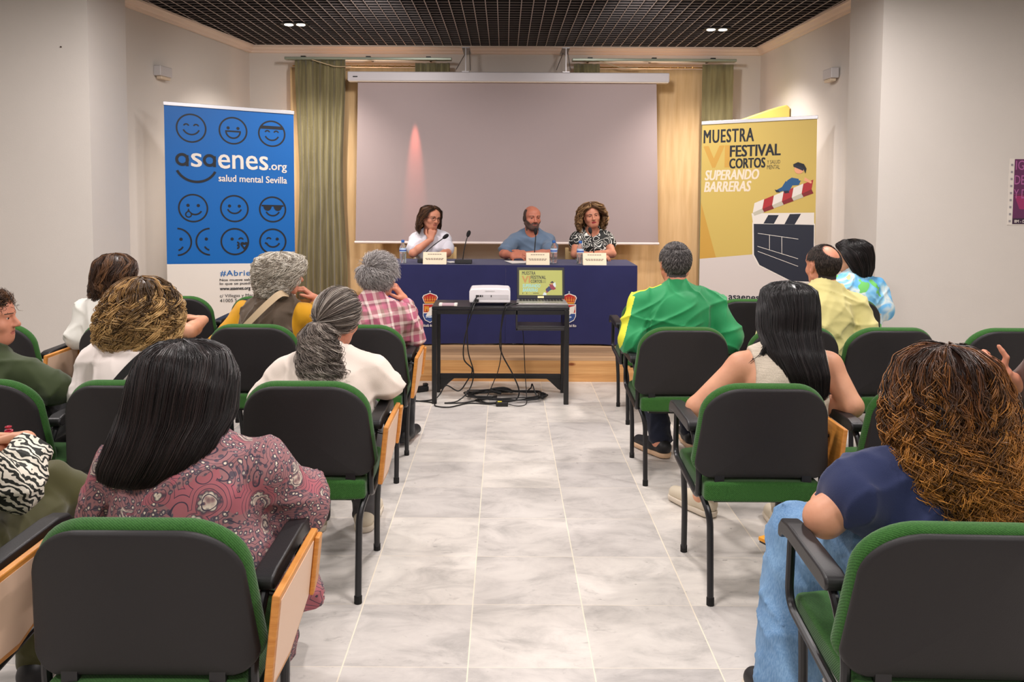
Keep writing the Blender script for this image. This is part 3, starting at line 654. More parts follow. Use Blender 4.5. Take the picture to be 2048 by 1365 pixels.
# presenters' chairs
M_CHAIRWOOD = mat('pale_beech', (205, 172, 120), 0.5); M_CHAIRPAD = mat('presenter_chair_pad', (190, 180, 170), 0.8)
def stage_chair(x, y, lab):
    e = empty('wooden_chair', (x, y, STAGE_Z), pi, lab, 'chair', 'chairs on the stage')
    for sx in (-1, 1):
        MB().box((sx * 0.19, 0.40, 0.215), (0.035, 0.035, 0.43)).build('leg', M_CHAIRWOOD, e, bevel=0.004)
        MB().prism([(-0.02, 0), (0.015, 0), (0.015, 0.43), (-0.035, 0.78), (-0.065, 0.78), (-0.02, 0.43)], sx * 0.20 - 0.018, sx * 0.20 + 0.018, 'x').build('leg', M_CHAIRWOOD, e, bevel=0.004)
    MB().box((0, 0.20, 0.435), (0.43, 0.44, 0.03)).build('seat', M_CHAIRPAD, e, bevel=0.01)
    MB().box((0, -0.04, 0.68), (0.37, 0.018, 0.12)).build('backrest', M_CHAIRWOOD, e, bevel=0.006)
stage_chair(-0.70, 8.34, 'wooden chair under the woman in glasses at the table'); stage_chair(0.26, 8.34, 'wooden chair under the bearded man at the table'); stage_chair(0.83, 8.34, 'wooden chair under the curly blonde speaker at the table')
# projector table
PT = empty('projector_table', (-0.025, 5.87, 0), 0, 'black metal table carrying the projector and the laptop', 'table')
PW, PD, PH = 0.488, 0.34, 0.700
b = MB()
MB().box((0, PD / 2, PH - 0.011), (2 * PW, PD + 0.02, 0.022)).build('tabletop', mat('table_black', (34, 33, 36), 0.3), PT, bevel=0.003)
for sx in (-1, 1):
    for sy in (0, 1): MB().box((sx * (PW - 0.018), sy * PD, (PH - 0.024) / 2), (0.034, 0.034, PH - 0.024)).build('leg', M_BLACKMETAL, PT, bevel=0.003)
MB().box((0, PD, 0.125), (2 * PW - 0.07, 0.025, 0.035)).build('stretcher', M_BLACKMETAL, PT, bevel=0.003)
for sx in (-1, 1): MB().prism([(sx * (PW - 0.036), 0.108), (sx * (PW - 0.14), 0.108), (sx * (PW - 0.12), 0.092), (sx * (PW - 0.055), 0.03), (sx * (PW - 0.036), 0.02)], PD - 0.008, PD + 0.008, 'y').build('gusset', M_BLACKMETAL, PT)
MB().box((0, 0.0, PH - 0.04), (2 * PW - 0.07, 0.02, 0.03)).build('apron', M_BLACKMETAL, PT)
b = MB(); b.box((0.29, 0.13, PH - 0.16), (0.36, 0.28, 0.018)); b.box((0.115, 0.13, PH - 0.095), (0.012, 0.28, 0.15)); b.box((0.46, 0.13, PH - 0.095), (0.012, 0.28, 0.15)); b.box((0.29, 0.005, PH - 0.153), (0.36, 0.02, 0.03))
b.build('keyboard_shelf', mat('shelf_dark', (44, 42, 44), 0.35), PT, bevel=0.002)
# projector
PJ = empty('projector', (-0.103, 5.94, PH + 0.001), 0, 'white video projector with cables plugged into its rear panel', 'projector')
MB().prism([(-0.145, 0.018), (0.145, 0.018), (0.147, 0.03), (0.147, 0.10), (0.136, 0.118), (0.05, 0.122), (-0.05, 0.122), (-0.136, 0.118), (-0.147, 0.10), (-0.147, 0.03)], -0.02, 0.21, 'y').build('body', mat('projector_white', (226, 222, 224), 0.4), PJ, bevel=0.008, seg=3)
b = MB(); b.box((0.018, -0.0205, 0.062), (0.235, 0.002, 0.032)); pp = b.build('rear_panel', mat('projector_grey', (198, 194, 196), 0.5), PJ)
for px_, w_ in ((-0.088, 0.024), (-0.066, 0.012), (-0.052, 0.006), (0.01, 0.006)): MB().box((px_, -0.022, 0.068), (w_, 0.003, 0.012)).build('socket', M_BLACK, pp)
for px_ in (-0.11, 0.11): MB().tube([(px_, 0.02, 0.0), (px_, 0.02, 0.02)], 0.012, 10).build('foot', M_BLACK, PJ)
MB().box((-0.093, -0.027, 0.036), (0.03, 0.014, 0.02)).build('power_plug', M_BLACK, PJ, bevel=0.003)
MB().box((0.0, -0.0215, 0.105), (0.07, 0.001, 0.006)).build('vent', mat('projector_grey2', (205, 202, 203), 0.5), PJ)
# laptop
LP = empty('laptop', (0.272, 5.93, PH + 0.001), 0, 'open silver laptop showing the festival slide on the black table', 'laptop')
M_LAP = mat('laptop_silver', (176, 172, 172), 0.35, 0.6); M_BEZEL = mat('laptop_bezel', (30, 29, 30), 0.4)
MB().prism([(-0.185, 0.0), (0.185, 0.0), (0.178, 0.235), (-0.178, 0.235)], 0.0, 0.016, 'z').build('keyboard_base', M_LAP, LP, bevel=0.003)
kb = MB()
for i in range(14):
    for j in range(5): kb.box((-0.150 + i * 0.023, 0.215 - j * 0.021, 0.0170), (0.019, 0.017, 0.002))
kb.build('keyboard', M_BEZEL, LP)
MB().box((0.07, 0.05, 0.0166), (0.10, 0.07, 0.001)).build('touchpad', mat('touchpad', (150, 147, 147), 0.3, 0.5), LP)
lid = empty('lid', (0, 0.228, 0.018)); lid.parent = LP
tilt = Matrix.Rotation(math.radians(-14), 4, 'X')
b = MB().box((0, 0.004, 0.120), (0.355, 0.008, 0.236), M=tilt); lidm = b.build('screen_lid', M_BEZEL, LP, bevel=0.003); lidm.location = (0, 0.228, 0.018)
bpy.data.objects.remove(lid)
def emit_mat(name, rgb, e=1.0): return mat(name, rgb, 0.4, emit=0.68, dark=True)
def slide():
    P = Print(0.00008); X0, X1, Y0, Y1 = 1020., 1378., 648., 838.; W, H = 0.322, 0.188
    def A(X, Y): return ((X - X0) / (X1 - X0) * W - W / 2, (Y1 - Y) / (Y1 - Y0) * H)
    def T(s, xa, xb, yt, yb, mi, bold, **kw): (x, y), (x2, _) = A(xa, yb), A(xb, yb); P.text(s, x, y, A(xa, yt)[1] - y, mi, x2 - x, bold, **kw)
    P.rect(-W / 2, 0, W / 2, H, 0)
    T('MUESTRA', 1045, 1155, 657, 684, 1, .02, spacing=1.1); T('VI', 1044, 1110, 693, 745, 2, .04); T('FESTIVAL', 1117, 1243, 690, 716, 1, .03); T('CORTOS', 1117, 1210, 722, 745, 1, .03); T('Y SALUD', 1214, 1243, 724, 733, 1, 0); T('MENTAL', 1214, 1243, 736, 745, 1, 0)
    T('SUPERANDO', 1048, 1195, 754, 780, 3, .010, shear=.2); T('BARRERAS', 1050, 1175, 786, 812, 3, .010, shear=.2)
    def Q(p, mi): P.poly([A(*q) for q in p], mi)
    for i in range(5): Q([(1226 + i * 20, 836 - i * 13), (1246 + i * 20, 823 - i * 13), (1240 + i * 20, 790 - i * 13), (1220 + i * 20, 803 - i * 13)] if i else [(1214, 838), (1246, 838), (1246, 823), (1226, 815)], 4 if i % 2 else 5)
    Q([(1238, 800), (1262, 772), (1290, 768), (1310, 790), (1280, 800), (1262, 812)], 6); Q([(1268, 752), (1300, 760), (1326, 790), (1300, 800), (1280, 786)], 4); P.disc(*A(1292, 750), 0.009, 7); Q([(1274, 744), (1296, 730), (1310, 742), (1300, 746)], 1)
    T('asaenes', 1136, 1182, 820, 828, 1, .02); T('i  i', 1048, 1086, 818, 830, 1, .02)
    b = MB(); b.add([tilt @ Vector((x, -0.0008 - l, 0.028 + y)) for x, y, l in P.mb.v], P.mb.f); b.m = list(P.mb.m)
    o = b.build('display', [emit_mat('slide_yellow', (190, 186, 96), .42), emit_mat('slide_black', (30, 30, 26), .3), emit_mat('slide_orange', (196, 140, 70), .4), emit_mat('slide_cyan', (150, 220, 226), .45), emit_mat('slide_red', (150, 40, 60), .35), emit_mat('slide_white', (220, 226, 226), .45), emit_mat('slide_navy', (40, 50, 90), .3), emit_mat('slide_skin', (200, 140, 90), .4)], lidm, fix=False)
slide()
o = MB().box((0, 0, 0), (0.046, 0.001, 0.016), M=tilt).build('sticky_note', mat('note_cream', (226, 216, 160), 0.6), LP); o.location = (0, 0.2268, 0.032)
e = empty('plastic_sleeve', (-0.40, 5.90, PH + 0.0005), 0, 'small pink and white packet lying at the left end of the projector table', 'packet')
MB().box((0, 0, 0.009), (0.13, 0.07, 0.016)).build('packet', mat('packet_pink', (190, 160, 170), 0.3), e, bevel=0.004); 
for q in (-0.052, 0.055): MB().box((q, -0.0, 0.0095), (0.024, 0.073, 0.018)).build('packet_end', mat('packet_white', (232, 226, 218), 0.4), e, bevel=0.004)
# cables
M_CABLE = mat('black_cable', (20, 19, 20), 0.45)
def cable(pts, r, lab, name='power_cable', group='black cables around the projector table', n=10):
    o = MB().tube(smooth_path(pts, n), r, 8).build(name, M_CABLE, None, smooth='auto'); tag(o, lab, 'cable', group); return o
yt = 5.84
cable([(-0.195, 5.905, 0.735), (-0.215, 5.86, 0.705), (-0.235, 5.84, 0.635), (-0.285, 5.95, 0.45), (-0.29, 5.98, 0.30), (-0.23, 5.99, 0.22), (-0.27, 6.0, 0.13), (-0.33, 6.0, 0.06), (-0.42, 6.0, 0.10), (-0.47, 6.0, 0.03), (-0.52, 5.95, 0.006), (-0.7, 5.9, 0.006), (-0.95, 5.95, 0.006)], 0.005, 'black power cable falling from the projector and looping left to the floor')
cable([(-0.195, 5.912, 0.765), (-0.225, 5.85, 0.715), (-0.26, 5.86, 0.595), (-0.26, 5.98, 0.36), (-0.22, 5.98, 0.2), (-0.25, 5.95, 0.08), (-0.33, 5.9, 0.012), (-0.42, 5.86, 0.006), (-0.30, 5.87, 0.006), (-0.16, 5.96, 0.006), (-0.05, 6.02, 0.006)], 0.0045, 'black signal cable hanging straight from the projector socket')
cable([(0.10, 5.90, 0.72), (0.04, 5.85, 0.71), (0.0, 5.835, 0.655), (-0.03, 5.9, 0.45), (-0.01, 5.98, 0.33), (0.06, 5.98, 0.20), (0.11, 5.96, 0.08), (0.09, 5.95, 0.012), (0.0, 5.9, 0.007), (-0.12, 5.87, 0.007), (-0.2, 5.95, 0.007), (-0.05, 6.06, 0.007)], 0.005, 'black laptop cable curving from the table edge down to the coil')
cable([(0.06, 5.90, 0.717), (0.01, 5.86, 0.71), (-0.02, 5.86, 0.575), (-0.02, 5.97, 0.35), (-0.04, 5.99, 0.22), (-0.07, 5.99, 0.14), (-0.12, 5.97, 0.03), (-0.16, 5.93, 0.008), (-0.10, 5.85, 0.008), (-0.06, 5.81, 0.018)], 0.0035, 'thin cable from the laptop running to the power brick')
cable([(0.135, 6.02, 0.53), (0.145, 6.0, 0.4), (0.155, 6.0, 0.2), (0.165, 5.95, 0.05), (0.16, 5.85, 0.006), (0.10, 5.79, 0.006), (0.03, 5.80, 0.016)], 0.003, 'thin cable dropping from the keyboard shelf to the power brick')
coil = []
for k in range(150):
    a = 2 * pi * k / 26; r = 0.20 + 0.055 * math.sin(k * 0.21) + 0.02 * math.sin(k * 1.3); coil.append((0.02 + 0.16 * math.sin(k * 0.033) * 0.5 + r * 1.35 * math.cos(a), 6.03 + r * 0.62 * math.sin(a), 0.007 + 0.0002 * k + 0.012 * (math.sin(k * 0.5) + 1) * 0.5))
cable(coil, 0.0045, 'tangled coil of black cable on the floor under the projector table', n=3)
cable([(-0.09, 6.1, 0.03), (-0.02, 6.09, 0.05), (0.06, 6.07, 0.04), (0.0, 6.11, 0.055), (-0.10, 6.09, 0.045), (-0.02, 6.06, 0.03)], 0.011, 'thick bundled knot of black cable on top of the coil')
cable([(0.16, 6.14, 0.02), (0.2, 6.1, 0.06), (0.21, 6.05, 0.10), (0.24, 6.0, 0.03), (0.29, 5.97, 0.012)], 0.005, 'black cable end sticking up at the right of the coil')
cable([(-0.04, 5.812, 0.016), (-0.12, 5.84, 0.006), (-0.25, 5.86, 0.006), (-0.38, 5.75, 0.006), (-0.48, 5.78, 0.006), (-0.50, 5.87, 0.006), (-0.62, 5.92, 0.006), (-0.8, 6.02, 0.006)], 0.0045, 'long black cable from the power brick snaking left past the table leg')
e = empty('power_brick', (-0.012, 5.81, 0.0), 0.05, 'black laptop power brick with a yellow sticker on the marble floor', 'power adapter')
MB().box((0, 0, 0.016), (0.085, 0.05, 0.030)).build('body', M_BLACK, e, bevel=0.005)
MB().box((-0.016, 0.0, 0.0318), (0.03, 0.025, 0.001)).build('sticker', mat('sticker_yellow', (214, 200, 60), 0.5), e)
e = empty('power_strip', (-0.62, 6.22, 0.0), 0.5, 'black plug and socket lying on the floor behind the left table leg', 'power strip')
MB().box((0, 0, 0.022), (0.10, 0.05, 0.042)).build('body', M_BLACK, e, bevel=0.01)
MB().box((0.03, 0, 0.052), (0.035, 0.035, 0.02)).build('plug', M_BLACK, e, bevel=0.006)
# equipment rack behind the blue banner
RK = empty('equipment_rack', (-2.74, 8.0, STAGE_Z), 0, 'black equipment rack in the corner behind the blue banner', 'equipment rack')
RH = 0.70
M_RACK = mat('rack_black', (32, 31, 33), 0.5)
MB().box((0.06, 0, RH / 2), (0.56, 0.5, RH)).build('cabinet', M_RACK, RK, bevel=0.005)
MB().box((-0.262, -0.22, RH + 0.115), (0.035, 0.05, 0.23)).build('post', M_RACK, RK, bevel=0.003)
for q in range(4): MB().box((0.08, -0.255, 0.12 + q * 0.15), (0.5, 0.012, 0.11)).build('front_panel', M_BLACK, RK, bevel=0.003)
e = empty('network_router', (-2.66, 7.86, STAGE_Z + RH + 0.001), 0, 'black router with upright antennas on the equipment rack', 'router')
MB().box((0, 0, 0.05), (0.16, 0.12, 0.10)).build('body', M_BLACK, e, bevel=0.006)
for q in (-0.03, 0.02): MB().tube([(q, 0, 0.10), (q + 0.005, 0, 0.27)], [0.007, 0.005], 8).build('antenna', M_BLACK, e, smooth='auto')
e = MB(); 
for k in range(5): e.box((0.003 * k, 0.004 * k, 0.003 + 0.008 * k), (0.24 - 0.01 * (k % 2), 0.18, 0.006), k % 2)
o = e.build('paper_stack', [M_PAPER, mat('paper_tan', (210, 180, 140), 0.6)]); o.location = (-2.96, 7.9, STAGE_Z + RH + 0.001); o.rotation_euler = (0, 0, 0.15); tag(o, 'stack of papers and folders on the equipment rack', 'papers')
cable([(-2.78, 7.80, 0.90), (-2.80, 7.80, 1.0), (-2.75, 7.80, 1.09), (-2.68, 7.80, 1.12), (-2.62, 7.8, 1.05), (-2.60, 7.8, 0.98)], 0.006, 'looped black cable standing up behind the blue banner edge', group='cables on the equipment rack')
cable([(-3.0, 7.77, 0.885), (-2.9, 7.78, 0.895), (-2.8, 7.77, 0.882), (-2.7, 7.78, 0.9), (-2.62, 7.77, 0.884)], 0.012, 'thick black cable lying along the rack edge', group='cables on the equipment rack')
# old nail hole on the left pier wall
tag(MB().tube([(-3.323, 6.294, 2.578), (-3.323, 6.31, 2.578)], 0.006, 8).build('wall_nail', mat('nail_brown', (70, 55, 45), 0.5)), 'tiny dark nail in the bare white wall', 'nail')
# ================================================================= audience chairs
def fabric(name, rgb, rgb2, scale=520):
    t = NT(name); v = t.coords(); k = t.n('ShaderNodeTexWave', wave_type='BANDS', bands_direction='DIAGONAL'); k.inputs['Scale'].default_value = scale / 6; t.l(v, k.inputs['Vector'])
    n = t.noise(v, 300, 3); c = t.mix(0.35, t.ramp(n.outputs['Fac'], [(0.3, rgb), (0.7, rgb2)]), t.ramp(k.outputs['Fac'], [(0.2, rgb), (0.8, rgb2)]))
    t.color(c); t.set(Roughness=0.9); t.b.inputs['Specular IOR Level'].default_value = 0.15; t.b.inputs['Sheen Weight'].default_value = 0.15
    t.bump(k.outputs['Fac'], 0.25, 0.002); return t.m
M_UPH = fabric('green_upholstery', (36, 76, 30), (62, 110, 50))
M_SHELL = mat('chair_shell', (38, 36, 37), 0.55, spec=0.35, bump=0.12, bscale=420)
M_TUBE = mat('chair_tube', (24, 24, 27), 0.3, spec=0.55)
M_PAD = mat('armrest_black', (30, 29, 31), 0.42, spec=0.5, bump=0.1, bscale=300)
M_RUBBER = mat('rubber_foot', (20, 19, 19), 0.8)
def tablet_wood():
    t = NT('tablet_beech'); n = t.noise(t.coords((4, 4, 40)), 3, 5, 0.6, 1.0)
    t.color(t.ramp(n.outputs['Fac'], [(0.3, (186, 116, 44)), (0.7, (214, 148, 70))])); t.set(Roughness=0.4); return t.m
M_TWOOD = tablet_wood(); M_LAMINATE = mat('tablet_laminate', (224, 190, 164), 0.45)
def back_outline(w, h, rt, rb, n=10):
    """closed outline (x, z) of the chair back, z from 0 to h; the sides pull in a little towards the top"""
    pts = []
    for cx, cz, r, a0 in ((w - rb, rb, rb, -90), (w * 0.93 - rt, h - rt, rt, 0), (-w * 0.93 + rt, h - rt, rt, 90), (-w + rb, rb, rb, 180)):
        for k in range(n + 1):
            a = math.radians(a0 + 90 * k / n); pts.append((cx + r * math.cos(a), cz + r * math.sin(a)))
    out = []
    for x, z in pts:                       # crown the top edge slightly
        out.append((x, z - 0.018 * (x / w) ** 2 * (z / h) ** 2))
    return out
def pad(outline, thick, edge, curve, yoff, puff=0.0):
    """cushion grown from an outline: front towards +y; curve bows it about the vertical axis"""
    cx = 0.0; zs = [z for _, z in outline]; cz = (min(zs) + max(zs)) / 2; wmax = max(x for x, _ in outline)
    rings = [(1.0 - edge * (1 - math.cos(a)), math.sin(a)) for a in (math.radians(q) for q in (-90, -65, -40, -15, 0, 15, 40, 65, 90))]
    vs = []; fs = []; n = len(outline)
    def P(x, z, s): return (x, yoff + s * thick / 2 + curve * (x / wmax) ** 2, z)
    for inset, s in rings:
        for x, z in outline:
            d = math.hypot(x - cx, z - cz); f = max(0.0, 1 - (1 - inset) / max(d, 1e-6)); vs.append(P(cx + (x - cx) * f, cz + (z - cz) * f, s))
    for i in range(len(rings) - 1):
        for k in range(n): fs.append((i * n + k, i * n + (k + 1) % n, (i + 1) * n + (k + 1) % n, (i + 1) * n + k))
    for side, i0 in ((-1, 0), (1, (len(rings) - 1) * n)):
        prev = i0; base = rings[0][0]
        for f in (0.8, 0.55, 0.3, 0.08):
            o = len(vs)
            for x, z in outline:
                d = math.hypot(x - cx, z - cz); g = max(0.0, 1 - (1 - base) / max(d, 1e-6)) * f
                X, Z = cx + (x - cx) * g, cz + (z - cz) * g; q = P(X, Z, side); vs.append((q[0], q[1] + side * puff * (1 - f * f), q[2]))
            for k in range(n): fs.append((prev + k, prev + (k + 1) % n, o + (k + 1) % n, o + k))
            prev = o
        fs.append(tuple(range(prev, prev + n)))
    return vs, fs
def make_chair():
    t = empty('conference_chair')
    RX = math.radians(9)                     # recline
    BM = Matrix.Translation((0, 0.035, 0.468)) @ Matrix.Rotation(RX, 4, 'X')
    o1 = back_outline(0.252, 0.370, 0.135, 0.05)
    v, f = pad(o1, 0.046, 0.020, 0.0, 0.0, 0.012); v = [(x, y + 0.05 * (x / 0.248) ** 2, z) for x, y, z in v]
    MB().add(v, f, 0, BM).build('backrest', M_UPH, t, smooth=True)
    o2 = back_outline(0.246, 0.360, 0.130, 0.05); v, f = pad(o2, 0.022, 0.010, 0.0, -0.032, 0.0); v = [(x, y + 0.05 * (x / 0.248) ** 2, z + 0.002) for x, y, z in v]
    MB().add(v, f, 0, BM).build('back_shell', M_SHELL, t, smooth=True)
    # seat
    b = MB(); prof = [(0.0, 0.385), (0.43, 0.385), (0.47, 0.40), (0.485, 0.425), (0.47, 0.452), (0.43, 0.464), (0.25, 0.458), (0.05, 0.462), (0.0, 0.462)]
    nx = 12; vs = []; fs = []; n = len(prof)
    for i in range(nx + 1):
        x = -0.215 + 0.43 * i / nx; q = abs(x) / 0.215
        for y, z in prof: vs.append((x, y - (0.02 * q ** 4 if y > 0.3 else -0.012 * q ** 4), z - 0.008 * q ** 3 * (1 if z > 0.43 else 0)))
    for i in range(nx):
        for k in range(n): fs.append((i * n + k, i * n + (k + 1) % n, (i + 1) * n + (k + 1) % n, (i + 1) * n + k))
    fs += [tuple(range(n)), tuple(range(nx * n, nx * n + n))]
    b.add(vs, fs).build('seat', M_UPH, t, bevel=0.014, seg=3)
    b = MB(); b.box((0, 0.22, 0.372), (0.33, 0.30, 0.022)); b.box((-0.16, 0.022, 0.47), (0.035, 0.012, 0.14)); b.box((0.16, 0.022, 0.47), (0.035, 0.012, 0.14)); b.build('under_frame', M_TUBE, t)
    for s in (-1, 1):
        x = s * 0.236
        loop = round_corners([(x, 0.42, 0.635), (x, 0.435, 0.43), (x * 0.965, 0.06, 0.385), (x * 0.965, 0.045, 0.50), (x, 0.12, 0.628)], [0.03, 0.06, 0.035, 0.08, 0.05], 6)
        MB().tube(loop, 0.0115, 10, closed=True).build('arm_frame', M_TUBE, t, smooth='auto')
        lf = MB().tube(smooth_path([(x * 0.80, 0.455, 0.012), (x * 0.83, 0.425, 0.22), (x * 0.90, 0.39, 0.41)], 5), 0.0125, 10).build('leg', M_TUBE, t, smooth='auto')
        lr = MB().tube(round_corners([(x * 0.80, 0.0, 0.012), (x * 0.81, 0.02, 0.33), (x * 0.90, 0.075, 0.395)], 0.08, 6, closed=False), 0.0125, 10).build('leg', M_TUBE, t, smooth='auto')
        for lg, yy, xx in ((lf, 0.456, x * 0.80), (lr, 0.0, x * 0.80)): MB().tube([(xx, yy, 0.0), (xx, yy, 0.028)], 0.0145, 10).build('rubber_foot', M_RUBBER, lg, smooth='auto')
        pf = [(0.10, 0.624), (0.115, 0.618), (0.38, 0.622), (0.43, 0.615), (0.452, 0.598), (0.466, 0.604), (0.464, 0.632), (0.44, 0.656), (0.38, 0.664), (0.13, 0.662), (0.10, 0.655), (0.092, 0.64)]
        MB().prism(pf, x - 0.026, x + 0.026, 'x').build('armrest', M_PAD, t, bevel=0.010, seg=3)
    return t
def add_tablet(t):
    """folding writing tablet hanging at the right arm"""
    M = Matrix.Translation((0.293, 0.0, 0.66)) @ Matrix.Rotation(math.radians(6), 4, 'Y')
    p = MB().prism([(0.0, -0.215), (0.0, 0.0), (0.36, 0.0), (0.375, -0.015), (0.375, -0.12), (0.32, -0.165), (0.16, -0.225)], -0.009, 0.009, 'x', M=M).build('writing_tablet', M_TWOOD, t, bevel=0.004)
    MB().prism([(0.012, -0.20), (0.012, -0.014), (0.315, -0.014), (0.315, -0.155), (0.16, -0.208)], 0.0092, 0.0104, 'x', M=M).build('laminate_face', M_LAMINATE, p)
    MB().prism([(0.322, -0.16), (0.322, -0.008), (0.362, -0.008), (0.366, -0.13)], 0.009, 0.022, 'x', M=M).build('tablet_stop', M_TWOOD, p, bevel=0.004)
    MB().tube([(0.245, 0.36, 0.61), (0.28, 0.36, 0.60), (0.285, 0.30, 0.61)], 0.009, 8).build('tablet_hinge', M_TUBE, t, smooth='auto')
    MB().tube([(0.238, 0.12, 0.61), (0.285, 0.12, 0.60)], 0.006, 8).build('tablet_hinge', M_TUBE, t, smooth='auto')
def dup(root, loc, rz, label):
    r = root.copy(); COL.objects.link(r); r.location = loc; r.rotation_euler = (0, 0, rz); r['label'] = label
    for ch in list(root.children):
        c = ch.copy(); COL.objects.link(c); c.parent = r
        for g in list(ch.children):
            d = g.copy(); COL.objects.link(d); d.parent = c
    return r
PLAIN = make_chair(); tag(PLAIN, 'x', 'chair', 'green and black audience chairs')
TABLET = make_chair(); add_tablet(TABLET); tag(TABLET, 'x', 'chair', 'green and black audience chairs')
CH = [ # x, y, yaw deg, tablet, label
 (-2.13, 5.36, 0, 0, 'empty front-row chair before the white foot of the blue banner'), (-1.55, 5.36, 0, 1, 'empty front-row chair just in front of the woman in the brown vest'),
 (-2.66, 4.25, 0, 1, 'chair in front of the olive shirt, its wooden tablet against the white wall'), (-1.965, 4.25, 0, 0, 'chair of the brown-haired woman in white nearest the white wall'), (-1.30, 4.25, 0, 0, 'chair of the curly white-haired woman in the brown vest'), (-0.745, 4.25, 0, 1, 'aisle chair of the white-haired person in the plaid shirt'),
 (-1.93, 2.985, 3, 0, 'chair of the woman in the olive green shirt'), (-1.37, 2.985, 0, 0, 'chair of the woman with blonde curls and a black shoulder strap'), (-0.722, 2.985, 0, 1, 'aisle chair of the woman with the grey ponytail'),
 (-1.42, 1.74, 0, 1, 'chair of the woman in the zebra striped top'), (-0.775, 1.72, 0, 1, 'aisle chair of the dark-haired woman in the paisley blouse'),
 (1.00, 5.36, 0, 0, 'empty front-row aisle chair just before the man in the green shirt'), (1.60, 5.36, 0, 0, 'empty front-row chair before the foot of the yellow banner'), (2.215, 5.36, 0, 0, 'front-row chair of the young woman with a black bob and blue floral shirt'),
 (0.925, 4.23, 0, 0, 'aisle chair of the man in the green and yellow shirt'), (1.50, 4.25, 0, 0, 'chair of the balding man in the pale yellow polo'), (2.0, 4.25, 0, 0, 'empty chair between the pale yellow polo and the white pier wall'), (2.62, 4.25, 0, 0, 'empty chair against the white wall behind the raised hand'),
 (0.955, 2.985, 0, 1, 'aisle chair of the woman with long straight dark hair and sleeveless top'), (1.57, 2.985, 0, 0, 'chair just beyond the big curly hair of the woman in navy'), (2.22, 2.985, 0, 0, 'chair of the person whose hand is raised'),
 (0.985, 1.72, -2, 0, 'chair of the curly-haired woman in navy blouse and blue jeans')]
_first = {0: True, 1: True}
for x, y, a, tb, lab in CH:
    src = TABLET if tb else PLAIN
    if _first[tb]: src.location = (x, y, 0); src.rotation_euler = (0, 0, math.radians(a)); src['label'] = lab; _first[tb] = False
    else: dup(src, (x, y, 0), math.radians(a), lab)
